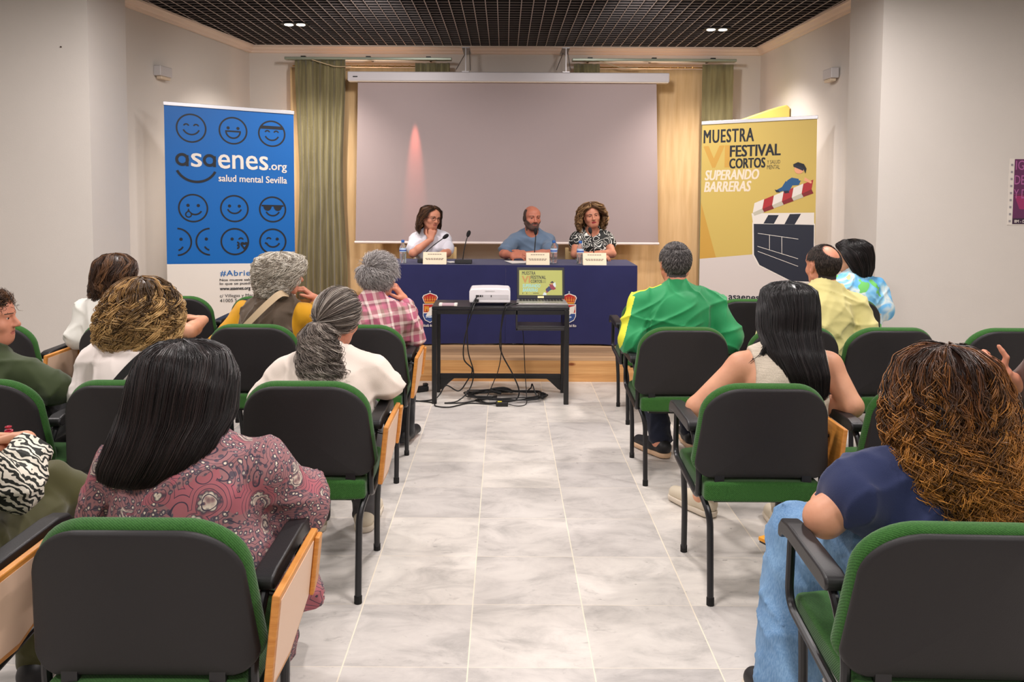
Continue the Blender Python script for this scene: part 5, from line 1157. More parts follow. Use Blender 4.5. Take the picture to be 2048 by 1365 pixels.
    def shoes(s, m, sole=None, h=0.006):
        for i in (0, 1):
            a, t = s.ank[i], s.toe[i]; d = t - a; d[2] = 0; d /= np.linalg.norm(d); z = min(a[2] - 0.085, t[2] - 0.035); f = Field(np.minimum(a, t) - 0.14, np.maximum(a, t) + 0.14, h)
            heel = V3(a[0], a[1], z) - d * 0.035; toe = V3(a[0], a[1], z) + d * 0.185
            up = V3(0, 0, 1)
            f.cap(heel + up * 0.052, heel + d * 0.08 + up * 0.058, 0.042, 0.043, 0.03); f.cap(heel + d * 0.08 + up * 0.05, toe + up * 0.038, 0.043, 0.034, 0.03); f.cap(heel + up * 0.06, a + V3(0, 0, 0.0), 0.04, 0.042, 0.02)
            f.plane(heel + up * 0.022, (0, 0, -1)); P, Q = f.surf(); P = relax(P, Q, 1); so = np_mesh('shoe', P, Q, [m], s.o)
            if sole:
                f = Field(np.minimum(a, t) - 0.14, np.maximum(a, t) + 0.14, h); f.cap(heel + up * 0.02, heel + d * 0.1 + up * 0.02, 0.045, 0.046, 0.01); f.cap(heel + d * 0.1 + up * 0.02, toe + up * 0.02, 0.046, 0.038, 0.01); f.plane(heel + up * 0.028, (0, 0, 1)); f.plane(heel + up * 0.0, (0, 0, -1))
                P, Q = f.surf(); np_mesh('sole', P, relax(P, Q, 0) is not None and Q, [sole], so)

# ---------------------------------------------------------------- hair
def hair_mat(name, stops, rough=0.42, tip=None, spec=0.4):
    t = NT(name); a = t.n('ShaderNodeAttribute', attribute_name='strand_tone'); c = t.ramp(a.outputs['Fac'], stops)
    if tip:
        b = t.n('ShaderNodeAttribute', attribute_name='along_strand'); c = t.mix(t.math('MULTIPLY', t.math('POWER', b.outputs['Fac'], 1.5), t.math('MULTIPLY', a.outputs['Fac'], 1.15)), c, lin(tip))
    t.color(c); t.set(Roughness=rough); t.b.inputs['Specular IOR Level'].default_value = spec; t.b.inputs['Anisotropic'].default_value = 0.3
    return t.m
def strands(parent, S_, rad, tone, m, base=None, name='hair'):
    """S_ (N,K,3) strand centre lines grown into thin three-sided hairs; base = (P, Q) under-hair mass"""
    N, K, _ = S_.shape; T = np.gradient(S_, axis=1); T /= np.linalg.norm(T, axis=2, keepdims=True) + 1e-9
    rv = RNG.normal(size=(N, 1, 3)); u = np.cross(T, rv); u /= np.linalg.norm(u, axis=2, keepdims=True) + 1e-9; v = np.cross(T, u)
    prof = np.interp(np.linspace(0, 1, K), [0, 0.1, 0.75, 1], [0.7, 1, 0.9, 0.25]); R = (np.asarray(rad).reshape(-1, 1) * prof[None])[..., None]
    P = np.stack([S_ + R * (u * math.cos(a) + v * math.sin(a)) for a in (0, 2 * pi / 3, 4 * pi / 3)], 2).reshape(-1, 3)
    i = np.arange(N)[:, None, None] * K * 3 + np.arange(K - 1)[None, :, None] * 3; k = np.arange(3)[None, None, :]; k2 = (k + 1) % 3
    Q = np.stack([i + k, i + k2, i + 3 + k2, i + 3 + k], -1).reshape(-1, 4)
    tn = np.repeat(tone, K * 3); al = np.tile(np.repeat(np.linspace(0, 1, K), 3), N)
    if base is not None:
        bp, bq = base; Q = np.concatenate([Q, bq + len(P)]); P = np.concatenate([P, bp]); tn = np.concatenate([tn, np.full(len(bp), 0.12)]); al = np.concatenate([al, np.zeros(len(bp))])
    o = np_mesh(name, P, Q, [m], parent); me = o.data
    for nm, arr in (('strand_tone', tn), ('along_strand', al)):
        at = me.attributes.new(nm, 'FLOAT', 'POINT'); at.data.foreach_set('value', arr.astype(np.float32))
    return o
def prof_eval(rows, v):
    """rows (t, z, cx, cy, rx, ry); smooth interpolation over t"""
    A = np.array(rows, float); t = A[:, 0]; fine = np.linspace(t[0], t[-1], 160); out = []
    for c in range(1, 6):
        y = np.interp(fine, t, A[:, c]); k = np.array([1, 2, 3, 4, 3, 2, 1.]); k /= k.sum(); yp = np.concatenate([np.full(3, y[0]), y, np.full(3, y[-1])]); y2 = np.convolve(yp, k, 'valid'); y2[0] = y[0]
        if c >= 4: y2[:6] = y[:6]
        out.append(np.interp(v, fine, y2))
    return out
def hair_shell(p, rows, N=3000, K=16, yaw=None, m=None, length=(1.0, 1.0), root=0.35, face=None, hairline=None, curl=0.0, wave=0.035, clumps=250, layer=(0.8, 1.0), rad=0.0011, jit=0.01, tipj=0.06, base=0.9, tone=None, split=None, gap=None, name='hair', frizz=0.0, taper=0.35, seed=1, straight_root=0.3, base_end=1.0):
    """rows: (t, z, cx, cy, rx, ry) profile of the hair mass about the head centre; angle 0 is the back of the head.
    gap(t) -> half-angle of the opening round the face; hairline: strands rooted in front stop at that t"""
    r = np.random.default_rng(seed); rows = [(q[0], q[1] + 0.006 * min(1, max(0, (q[1] - 0.03) / 0.06))) + tuple(q[2:]) for q in rows]
    yw = math.radians(p['yaw']) if isinstance(p, dict) else 0
    gapf = (lambda v: np.zeros_like(v)) if gap is None else (lambda v: np.interp(v, [g[0] for g in gap], [math.radians(g[1]) for g in gap]))
    cl_phi = r.uniform(-pi, pi, clumps); cl_v = root * r.uniform(0, 1, clumps) ** 0.75; cl_ph = r.uniform(0, 2 * pi, clumps); cl_w = wave * r.uniform(0.75, 1.35, clumps); cl_t = r.uniform(0, 1, clumps); cl_l = r.uniform(length[0], length[1], clumps); cl_u = r.uniform(layer[0], layer[1], clumps); cl_s = np.where(r.uniform(0, 1, clumps) < 0.5, -1, 1)
    c = r.integers(0, clumps, N); spread = 0.9 / math.sqrt(clumps)
    sp_ = spread * (0.75 if curl else 1.6); phi = cl_phi[c] + r.normal(0, sp_, N); v0 = np.clip(cl_v[c] + r.normal(0, spread * 0.35, N), 0, root); ln = np.clip(cl_l[c] * (1 - np.abs(r.normal(0, tipj, N))), 0.05, 1.2); v1 = np.minimum(v0 + ln * (1 - v0) if length[1] > 0.7 else v0 + ln, 1.0 + 0.03 * r.normal(size=N))
    u = np.clip(cl_u[c] + r.normal(0, 0.03, N), 0.6, 1.08)
    s = np.linspace(0, 1, K)[None]; v = np.clip(v0[:, None] + (v1 - v0)[:, None] * s, 0, 1.0)
    ph = phi[:, None] * (1 - gapf(v) / pi) + (r.normal(0, jit, N)[:, None]) * s * 3
    if curl: ph = ph + 0.16 * np.sin(2 * pi * (1.1 * s + cl_ph[c][:, None])) * np.minimum(1, s * 3); v = np.clip(v + 0.02 * np.sin(2 * pi * (1.7 * s + 3 * cl_ph[c][:, None])), 0, 1)
    z, cx, cy, rx, ry = prof_eval(rows, v)
    loc_taper = 1 - taper * 0 * s
    uu = u[:, None] * loc_taper
    X = cx + rx * uu * np.sin(ph); Y = cy - ry * uu * np.cos(ph); Z = np.where(z > 0, z * (0.6 + 0.4 * np.minimum(u[:, None], 1.06)), z) + (v1 - 1).clip(0)[:, None] * 0.1 * s
    if curl:
        arc = (v - v0[:, None]) * (abs(rows[-1][1] - rows[0][1]) + 0.1); amp = curl * np.clip((s - straight_root * 0.3) / 0.35, 0, 1) * (0.7 + 0.6 * cl_t[c])[:, None]
        th = cl_ph[c][:, None] + r.normal(0, 0.22, N)[:, None] + cl_s[c][:, None] * 2 * pi * arc / cl_w[c][:, None]
        er = np.stack([np.sin(ph), -np.cos(ph)], -1); et = np.stack([np.cos(ph), np.sin(ph)], -1)
        X = X + amp * (np.sin(th) * er[..., 0] + np.cos(th) * et[..., 0]); Y = Y + amp * (np.sin(th) * er[..., 1] + np.cos(th) * et[..., 1]); Z = Z + amp * 0.5 * np.sin(th + 1.2)
    if frizz:
        w_ = np.cumsum(r.normal(0, frizz, (N, K, 3)), 1); X = X + w_[..., 0]; Y = Y + w_[..., 1]; Z = Z + w_[..., 2]
    keep = np.ones(N, bool)
    if hairline is not None:                       # (front angle deg, t): nothing below t inside the front sector
        fa, ft = math.radians(hairline[0]), hairline[1]; front = np.abs(((phi + pi) % (2 * pi)) - pi) > pi - fa; keep = ~(front & (v0 > ft)); 
        lim = front & keep; X[lim] = X[lim]; 
    Sx = np.stack([X, Y, Z], -1)[keep]; tn = np.clip((0.1 + 0.85 * cl_t[c] ** 1.3 + r.normal(0, 0.10, N))[keep], 0, 1)
    # under-hair mass
    nu, nv = 48, 28; bv = np.linspace(0.0, base_end, nv); bph = np.linspace(-pi, pi, nu + 1)
    BV, BP = np.meshgrid(bv, bph, indexing='ij'); BPH = BP * (1 - gapf(BV) / pi); z, cx, cy, rx, ry = prof_eval(rows, BV)
    if hairline is not None: pass
    bp = np.stack([cx + rx * base * np.sin(BPH), cy - ry * base * np.cos(BPH), np.where(z > 0, z * (0.6 + 0.4 * base) - 0.003, z)], -1).reshape(-1, 3)
    ii = (np.arange(nv - 1)[:, None] * (nu + 1) + np.arange(nu)[None]).reshape(-1); bq = np.stack([ii, ii + 1, ii + nu + 2, ii + nu + 1], 1)
    if hairline is not None:
        fa, ft = math.radians(hairline[0]), hairline[1]; pm = BP.reshape(-1); vm = BV.reshape(-1); bad = (np.abs(pm) > pi - fa) & (vm > ft); bq = bq[~bad[bq].any(1)]
    if tone is not None: tn = tone(tn, Sx)
    return Sx, tn, (bp, bq), rad
def place_hair(person, hs, m, yaw=0.0, tiltm=None, name='hair'):
    Sx, tn, (bp, bq), rad = hs; R = rotm(yaw) if tiltm is None else tiltm
    Sx = Sx @ R.T + person.H; bp = bp @ R.T + person.H
    return strands(person.o, Sx, np.full(len(Sx), rad), tn, m, (bp, bq), name)
def skull_dirs(n, seed): 
    r = np.random.default_rng(seed); d = r.normal(size=(n, 3)); return d / np.linalg.norm(d, axis=1, keepdims=True)
SK_R = V3(0.079, 0.098, 0.089); SK_C = V3(0, -0.012, 0.030)
def short_hair(person, m, mask, N=6000, length=0.03, K=6, seed=1, rad=0.0009, comb=(0, 0.2, -0.6), lift=0.35, curl=0.0, tonebias=0.0, puff=0.0, name='hair'):
    d = skull_dirs(N * 3, seed); P = SK_C + d * SK_R; k = mask(P[:, 0], P[:, 1], P[:, 2]); d = d[k][:N]; P = P[k][:N]; n = len(d); r = np.random.default_rng(seed + 1)
    nr = d / SK_R; nr /= np.linalg.norm(nr, axis=1, keepdims=True); cb = np.array(comb(P) if callable(comb) else np.tile(V3(*comb), (n, 1)), float) + r.normal(0, 0.18, (n, 3)); tg = cb - nr * (cb * nr).sum(1, keepdims=True); tg /= np.linalg.norm(tg, axis=1, keepdims=True) + 1e-6
    L = length * r.uniform(0.6, 1.2, n)[:, None, None]; s = np.linspace(0, 1, K)[None, :, None]
    X = P[:, None] + nr[:, None] * (lift * L * (s - 0.45 * s * s) * 1.3 + puff * s) + tg[:, None] * L * s
    if curl:
        cp = r.uniform(0, 6.3, n)[:, None]; th = cp + 9 * s[..., 0]; bn = np.cross(nr, tg); a = curl * np.clip(s[..., 0] * 2, 0, 1); X = X + bn[:, None] * (a * np.sin(th))[..., None] + nr[:, None] * (a * np.cos(th))[..., None]
    tn = np.clip(r.uniform(0, 1, n) + tonebias, 0, 1)
    X = person.H + (X * person.hs) @ person.HM.T
    return strands(person.o, X, np.full(n, rad), tn, m, None, name)
# ================================================================= the audience and the speakers
H_DARK = hair_mat('hair_dark_brown', [(0.0, (12, 9, 10)), (0.6, (30, 22, 22)), (1.0, (52, 38, 36))], 0.36, spec=0.5)
H_BLACK = hair_mat('hair_black', [(0.0, (9, 8, 9)), (0.6, (24, 19, 20)), (1.0, (40, 32, 32))], 0.33, spec=0.5)
H_HONEY = hair_mat('hair_brown_honey', [(0.0, (26, 15, 10)), (0.45, (58, 32, 18)), (0.8, (104, 60, 28)), (1.0, (150, 96, 44))], 0.4, tip=(214, 148, 66))
H_BLOND = hair_mat('hair_dark_blonde', [(0.0, (48, 32, 18)), (0.4, (104, 74, 40)), (0.75, (160, 120, 70)), (1.0, (206, 166, 106))], 0.42, tip=(222, 186, 126))
H_BROWN = hair_mat('hair_chestnut', [(0.0, (30, 20, 15)), (0.55, (70, 46, 32)), (1.0, (124, 86, 54))], 0.4)
H_SPK = hair_mat('hair_speaker_blonde', [(0.0, (62, 42, 26)), (0.4, (128, 92, 58)), (1.0, (212, 172, 122))], 0.45)
H_WHITE = hair_mat('hair_white', [(0.0, (110, 100, 88)), (0.35, (172, 162, 146)), (0.7, (206, 198, 184)), (1.0, (236, 230, 218))], 0.45)
H_SILVER = hair_mat('hair_silver', [(0.0, (96, 91, 91)), (0.3, (152, 146, 144)), (0.7, (190, 184, 182)), (1.0, (232, 226, 222))], 0.42)
H_GREY = hair_mat('hair_grey_brown', [(0.0, (34, 28, 26)), (0.35, (84, 74, 68)), (0.7, (140, 128, 118)), (1.0, (206, 196, 184))], 0.42)
H_SALT = hair_mat('hair_dark_grey', [(0.0, (34, 31, 31)), (0.4, (70, 66, 65)), (0.8, (116, 110, 108)), (1.0, (176, 170, 166))], 0.45)
H_DKSHORT = hair_mat('hair_short_dark', [(0.0, (26, 21, 19)), (0.6, (56, 45, 40)), (1.0, (98, 84, 74))], 0.5)
SC_DARK = mat('scalp_dark', (46, 37, 33), 0.8); SC_GREY = mat('scalp_grey', (70, 66, 65), 0.8); SC_WHITE = mat('scalp_white', (150, 142, 134), 0.8); SC_BUZZ = mat('scalp_shaven', (70, 54, 48), 0.8)
JEANS_DK = plain_cloth('dark_trousers', (36, 40, 56)); BLACKT = plain_cloth('black_trousers', (30, 30, 33)); OLIVET = plain_cloth('olive_trousers', (76, 74, 44)); DENIM = denim(); CREAMT = plain_cloth('cream_trousers', (196, 184, 166)); GREYT = plain_cloth('grey_trousers', (84, 82, 84))
SHOE_W = mat('shoe_cream', (206, 194, 172), 0.6); SHOE_B = mat('shoe_black', (30, 29, 31), 0.5); SOLE_W = mat('sole_white', (214, 202, 184), 0.6); SOLE_P = mat('sole_peach', (216, 180, 146), 0.6)
GA = 'people in the audience'; GS = 'speakers at the table'

# --- woman with straight dark hair and paisley blouse (aisle, back row on the stage-left block)
p = Person('woman with straight dark shoulder-length hair and pink paisley blouse, seen from behind', (-0.80, 2.02, 0), 4, 1.13, lean=(-0.0, 0.08), sh=0.175, b=1.08, head=(-12, -4, 6), hoff=(-0.03, 0.0), group=GA, arms=dict(R=((-0.555, 2.22, 0.67), (-0.60, 2.44, 0.64)), L=((-1.05, 2.16, 0.66), (-0.93, 2.40, 0.63))))
PAIS = paisley()
def dress_extra(f):
    f.cap((0.20, 0.26, 0.52), (0.235, 0.30, 0.34), 0.05, 0.045, 0.04); f.cap((0.13, 0.0, 0.58), (0.20, 0.28, 0.52), 0.09, 0.07, 0.05)
    f.cap(p.elb[1] + V3(0, -0.0, -0.02), p.elb[1] + V3(-0.03, 0.10, -0.08), 0.058, 0.04, 0.04); f.cap(p.sho[1], p.elb[1], 0.058, 0.066, 0.04); f.cap(p.sho[0], p.elb[0], 0.058, 0.06, 0.04)
p.top(PAIS, (1.8, 1.8), 0.30, 0.03, 0.0, 0.020, 0.007, 3, 'blouse', 0.0, 19, extra=dress_extra)
p.trousers(PAIS, (0.9, 0.9), 0.02, 0.006, 4, 0.04, 'skirt'); p.shoes(SHOE_B)
rows = [(0, .118, 0, -.01, .002, .002), (.05, .113, 0, -.01, .060, .062), (.14, .088, .004, -.012, .102, .108), (.28, .03, .006, -.015, .131, .128), (.48, -.06, .0, -.035, .142, .128), (.66, -.125, -.014, -.078, .138, .112), (.82, -.175, -.034, -.105, .130, .10), (1.0, -.212, -.054, -.115, .104, .09)]
hs = hair_shell(p, rows, 9000, 18, length=(0.93, 1.0), root=0.22, clumps=420, layer=(0.93, 1.02), rad=0.0009, jit=0.01, tipj=0.025, base=0.93, gap=[(0, 0), (0.14, 0), (0.3, 46), (0.6, 66), (1, 62)], seed=3)
place_hair(p, hs, H_DARK, -14)
# --- woman with long voluminous curls in navy (row behind, on the other side of the aisle)
p = Person('woman with big brown curls with golden tips in navy blouse and jeans, seen from behind', (1.13, 2.04, 0), 6, 1.12, lean=(0.02, 0.06), sh=0.175, b=1.1, head=(8, 0, -4), hoff=(0.02, 0.0), group=GA, skin=SK_TAN, armr=1.2,
           arms=dict(L=((0.828, 2.10, 0.685), (1.0, 2.38, 0.66)), R=((1.40, 2.2, 0.68), (1.2, 2.42, 0.64))), knees=dict(L=((0.875, 2.42, 0.50), (0.80, 2.27, 0.09), (0.775, 2.42, 0.04)), R=((1.22, 2.46, 0.51), (1.24, 2.42, 0.09))))
NAVY = plain_cloth('navy_blouse', (42, 50, 84), weave=600); 
p.top(NAVY, (0.34, 0.34), 0.50, 0.02, 0.0, 0.020, 0.006, 8, 'blouse', 0.018, 24); p.trousers(DENIM, (0.82, 0.95), 0.022, 0.007, 9, 0.05, 'jeans'); p.shoes(SHOE_B, SOLE_W)
rows = [(0, .125, 0, -.01, .002, .002), (.05, .120, 0, -.01, .07, .07), (.13, .088, 0, -.012, .118, .118), (.26, .02, .002, -.014, .150, .140), (.44, -.07, .0, -.03, .162, .145), (.64, -.165, .0, -.075, .170, .135), (.84, -.25, .008, -.115, .156, .12), (1.0, -.315, .015, -.135, .125, .105)]
hs = hair_shell(p, rows, 5600, 84, length=(0.55, 1.0), root=0.42, clumps=520, layer=(0.82, 1.06), curl=0.0095, wave=0.058, rad=0.0013, jit=0.02, tipj=0.10, base=0.86, gap=[(0, 0), (0.15, 0), (0.35, 44), (0.7, 52), (1, 45)], seed=5, frizz=0.0006)
place_hair(p, hs, H_HONEY, 8)
# --- woman in zebra stripes, only her arms and knee reach into the picture
p = Person('woman in zebra striped top and olive trousers, hands clasped on her raised knee', (-1.54, 2.06, 0), 8, 1.15, sh=0.155, b=0.98, group=GA, skin=SK_TAN, vox=0.0045,
           arms=dict(R=((-1.335, 2.25, 0.69), (-1.435, 2.46, 0.770)), L=((-1.80, 2.25, 0.68), (-1.64, 2.48, 0.745))), hands=dict(R=dict(d=(-0.9, 0.3, 0.0), n=(-0.1, -0.3, -1), curl=(25, 25, 20), world=True), L=dict(d=(0.95, 0.2, 0.02), n=(0, -0.1, -1), curl=(20, 25, 20), world=True)),
           knees=dict(L=((-1.52, 2.48, 0.665), (-1.22, 2.82, 0.38), (-1.12, 2.94, 0.32)), R=((-1.42, 2.48, 0.52), (-1.42, 2.46, 0.09))))
ZEB = zebra(); p.top(ZEB, (1.5, 1.5), 0.52, 0.0, 0.0, 0.02, 0.007, 12, 'striped_top', 0, 20); p.trousers(OLIVET, (1, 1), 0.016, 0.004, 13, 0.02); p.shoes(SHOE_B)
M_NAIL = mat('red_nail_varnish', (150, 20, 44), 0.25)
rows_bob = [(0, .118, 0, -.01, .002, .002), (.06, .110, 0, -.01, .065, .066), (.2, .075, 0, -.012, .106, .112), (.45, .0, 0, -.015, .120, .122), (.75, -.09, 0, -.025, .122, .112), (1.0, -.15, 0, -.03, .105, .09)]
hs = hair_shell(p, rows_bob, 2200, 12, root=0.3, clumps=160, gap=[(0, 0), (0.2, 0), (0.4, 50), (1, 60)], seed=8, rad=0.0014); place_hair(p, hs, H_BROWN, 0)
rg = MB(); c = p.wri[1] + V3(-0.06, 0.03, 0.018); rg.lathe([(0.011, -0.004), (0.0125, 0.0), (0.011, 0.004), (0.009, 0.0), (0.011, -0.004)], 16, M=Matrix.Translation(c)); rg.lathe([(0, 0.008), (0.009, 0.006), (0.010, 0.002), (0.006, 0.0)], 12, M=Matrix.Translation(c + V3(0.0, -0.002, 0.010))); rg.build('ring', M_NAIL, p.o, smooth=True)
# --- woman with grey ponytail, white sweater
p = Person('woman with long grey curly ponytail and white sweater, seen from behind', (-0.715, 3.20, 0), 2, 1.118, lean=(0.02, 0.09), sh=0.178, b=1.08, head=(-22, -10, 8), hoff=(0.02, 0.02), group=GA, skin=SK_RUDDY,
           arms=dict(R=((-0.475, 3.33, 0.735), (-0.52, 3.56, 0.69)), L=((-0.97, 3.32, 0.68), (-0.86, 3.55, 0.66))))
WSW = plain_cloth('white_sweater', (228, 214, 202), weave=500); p.top(WSW, (1.9, 1.9), 0.52, 0.02, 0.0, 0.022, 0.005, 21, 'sweater', 0, 17); p.trousers(GREYT); p.shoes(SHOE_W, SOLE_W)
def slick_hair(p, tie, m, N=5000, K=14, seed=1, lift=0.006, mask=None, rad=0.0010, sag=0.0):
    r = np.random.default_rng(seed); d = skull_dirs(N * 3, seed); P = SK_C + d * SK_R; k = mask(P[:, 0], P[:, 1], P[:, 2]); d = d[k][:N]; n = len(d); t = V3(*tie); t = t / np.linalg.norm(t)
    om = np.arccos(np.clip(d @ t, -0.999, 0.999)); s = np.linspace(0, 1, K)[None, :]; w0 = np.sin((1 - s) * om[:, None]) / np.sin(om)[:, None]; w1 = np.sin(s * om[:, None]) / np.sin(om)[:, None]
    D = d[:, None] * w0[..., None] + t * w1[..., None]; D /= np.linalg.norm(D, axis=2, keepdims=True)
    lay = (1 + (lift + 0.02 * np.abs(r.normal(0, .35, (n, 1)))) / 0.09 + 0.12 * s ** 3 + 0.02 * np.sin(r.uniform(0, 6, (n, 1)) + 8 * s))
    X = SK_C + D * SK_R * lay[..., None]; X = p.H + (X * p.hs) @ p.HM.T
    g = np.sin(d[:, 0] * 31 + d[:, 2] * 17) * np.sin(d[:, 2] * 29 + d[:, 1] * 13); tn = np.clip(0.5 + 0.35 * g + r.normal(0, .2, n), 0, 1)
    return X, np.full(n, rad), tn
HM_ = lambda x, y, z: (z > 0.055 - 0.0 * y) & (y < 0.075) | (y < 0.035) & (z > -0.02) | (y < -0.01) & (z > -0.075)
X, R_, tn = slick_hair(p, (-0.12, -0.86, -0.35), H_GREY, 6000, 14, 4, mask=HM_)
TIE = p.H + p.HM @ (V3(-0.014, -0.112, -0.012) * p.hs)
# tail: loose curls falling from the tie on to the back
r = np.random.default_rng(9); n = 2200; K = 72; cl = r.integers(0, 170, n); ca = r.uniform(0, 2 * pi, 170); cr = np.sqrt(r.uniform(0, 1, 170)); cph = r.uniform(0, 6.3, 170); cw = r.uniform(0.06, 0.10, 170); cL = r.uniform(0.55, 1.0, 170); ct = r.uniform(0, 1, 170)
s = np.linspace(0, 1, K)[None]; L = (cL[cl] * (1 - np.abs(r.normal(0, .06, n))))[:, None]; q = s * L
cxp = np.interp(q, [0, .15, .5, 1], [0, 0.0, 0.012, 0.045]); cyp = np.interp(q, [0, .08, .25, .5, 1], [0, -0.025, -0.05, -0.085, -0.11]); czp = np.interp(q, [0, .1, .3, 1], [0, -0.008, -0.075, -0.30]); rx_ = np.interp(q, [0, .06, .2, .6, 1], [0.012, 0.034, 0.07, 0.088, 0.095]); ry_ = np.interp(q, [0, .06, .2, .6, 1], [0.012, 0.022, 0.034, 0.036, 0.03])
a = ca[cl][:, None] + r.normal(0, .15, (n, 1)); rr = np.clip(cr[cl][:, None] + r.normal(0, .07, (n, 1)), 0, 1.1); th = cph[cl][:, None] + q * 0.30 / cw[cl][:, None] * 2 * pi + r.normal(0, .35, (n, 1)); am = 0.014 * np.clip(q * 4, 0, 1)
TX = np.stack([TIE[0] + cxp + rx_ * rr * np.cos(a) + am * np.cos(th), TIE[1] + cyp + ry_ * rr * np.sin(a) + am * np.sin(th), TIE[2] + czp + am * 0.5 * np.sin(th + 1)], -1)
tt = np.clip(0.2 + 0.65 * ct[cl] + r.normal(0, .13, n), 0, 1)
strands(p.o, X, R_, tn, H_GREY); strands(p.o, TX, np.full(n, 0.0011), tt, H_GREY, None, 'ponytail')
MB().lathe([(0.016, -0.012), (0.024, -0.008), (0.026, 0), (0.024, 0.008), (0.016, 0.012)], 18, M=Matrix.Translation(TIE + V3(0, -0.012, 0.0)) @ Matrix.Rotation(0.9, 4, 'X')).build('hair_tie', BLACKT, p.o, smooth=True)
p.scalp_fix = None
# --- woman with dark blonde curls, white top, black bag strap
p = Person('woman with thick dark-blonde curls and white top crossed by a black strap', (-1.435, 3.22, 0), 0, 1.165, lean=(-0.04, 0.09), sh=0.17, b=1.05, head=(0, 0, 5), hoff=(0.0, 0.0), group=GA, arms=dict(L=((-1.70, 3.32, 0.70), (-1.56, 3.55, 0.65)), R=((-1.22, 3.34, 0.69), (-1.34, 3.55, 0.65))))
p.top(plain_cloth('white_top', (230, 220, 214)), (1.8, 1.8), 0.52, 0.015, 0, 0.02, 0.005, 31, 'top', 0, 18); p.trousers(GREYT); p.shoes(SHOE_B)
rows = [(0, .122, 0, -.01, .002, .002), (.05, .115, 0, -.01, .062, .062), (.15, .085, .0, -.012, .105, .105), (.32, .03, .0, -.014, .142, .130), (.55, -.045, -.006, -.022, .158, .138), (.78, -.13, -.014, -.03, .148, .122), (1.0, -.205, -.024, -.035, .096, .08)]
hs = hair_shell(p, rows, 3900, 90, length=(0.45, 1.0), root=0.55, clumps=430, layer=(0.84, 1.07), curl=0.0135, wave=0.062, rad=0.0014, jit=0.02, tipj=0.1, base=0.86, gap=[(0, 0), (0.2, 0), (0.45, 42), (1, 50)], seed=15)
place_hair(p, hs, H_BLOND, 0)
def strap(person, pts, w, m, label, name='bag_strap', th=0.003, cat='bag strap'):
    P = smooth_path([person.loc + person.R.inverted() @ Vector(q) for q in pts], 8); b = MB(); vs = []; c0 = person.loc + person.R.inverted() @ Vector((person.chest[0], person.chest[1] + 0.03, 0))
    for i, q in enumerate(P):
        t = (P[min(i + 1, len(P) - 1)] - P[max(i - 1, 0)]).normalized(); out = Vector((q.x - c0.x, q.y - c0.y, 0.08)); out = (out - t * out.dot(t)).normalized(); sd = t.cross(out)
        for a_, h_ in ((-1, 0), (1, 0), (1, 1), (-1, 1)): vs.append(q + sd * a_ * w / 2 + out * h_ * th)
    fs = []
    for i in range(len(P) - 1):
        for k in range(4): fs.append((4 * i + k, 4 * i + (k + 1) % 4, 4 * i + 4 + (k + 1) % 4, 4 * i + 4 + k))
    b.add(vs, fs); tag(b.build(name, m, None), label, cat)
strap(p, [(-0.12, -0.118, 0.68), (-0.055, -0.130, 0.77), (0.03, -0.115, 0.865), (0.080, -0.070, 0.905), (0.095, -0.01, 0.908), (0.095, 0.06, 0.86)], 0.03, mat('strap_black', (22, 21, 23), 0.6), 'black shoulder strap across the white back of the woman with blonde curls')
# --- woman with short hair in olive shirt, in profile at the picture edge
p = Person('woman in olive green shirt with short brown hair, in profile at the picture edge', (-2.10, 3.24, 0), -6, 1.11, lean=(-0.0, 0.05), sh=0.185, b=1.12, head=(-74, 2, 0), hoff=(-0.0, 0.0), group=GA, skin=SK_RUDDY, vox=0.005, arms=dict(R=((-1.79, 3.30, 0.72), (-1.92, 3.52, 0.66)), L=((-2.40, 3.3, 0.70), (-2.26, 3.52, 0.66))), scalp=lambda x, y, z: (z > 0.06) & (y < 0.08) | (y < 0.02) & (z > 0.03) | (y < -0.03) & (z > -0.09), scalp_mat=SC_DARK)
p.top(plain_cloth('olive_shirt', (58, 68, 42)), (1.85, 1.85), 0.52, 0, 0, 0.02, 0.006, 41, 'shirt', 0, 20, collar=True); p.trousers(BLACKT); p.shoes(SHOE_B)
MK_SH = lambda x, y, z: (z > 0.052) & (y < 0.092) | (y < 0.035) & (z > 0.015) | (y < -0.02) & (z > -0.09)
short_hair(p, H_BROWN, MK_SH, 7000, 0.05, 8, 17, 0.0010, comb=(0, -0.9, -0.1), lift=0.5, curl=0.006)
# --- brown-haired woman in white by the wall, arm laid out
p = Person('woman with brown hair and white blouse sitting nearest the white wall, arm bent outward', (-2.08, 4.46, 0), -6, 1.165, lean=(-0.08, 0.08), sh=0.17, b=1.02, head=(-24, -4, 4), hoff=(-0.02, 0.01), group=GA, skin=SK_TAN, arms=dict(R=((-1.715, 4.50, 0.745), (-1.72, 4.73, 0.775)), L=((-2.34, 4.52, 0.70), (-2.2, 4.7, 0.66))), hands=dict(R=dict(d=(-0.8, 0.3, 0.1), n=(0, -0.4, -1), curl=(45, 50, 30), world=True)))
p.top(plain_cloth('white_blouse', (222, 220, 212)), (1.2, 0.6), 0.52, 0.01, 0, 0.022, 0.007, 51, 'blouse', 0.01, 20); p.trousers(BLACKT); p.shoes(SHOE_B)
rows = [(0, .120, 0, -.01, .002, .002), (.06, .112, 0, -.01, .06, .062), (.2, .075, .004, -.012, .106, .110), (.42, .01, .004, -.015, .124, .124), (.65, -.065, -.006, -.025, .120, .115), (.85, -.13, -.03, -.035, .10, .09), (1.0, -.19, -.05, -.04, .065, .06)]
hs = hair_shell(p, rows, 3600, 20, length=(0.7, 1.0), root=0.35, clumps=240, curl=0.008, wave=0.07, rad=0.0014, tipj=0.1, gap=[(0, 0), (0.2, 0), (0.4, 48), (1, 56)], seed=22, straight_root=1.6); place_hair(p, hs, H_BROWN, -24)
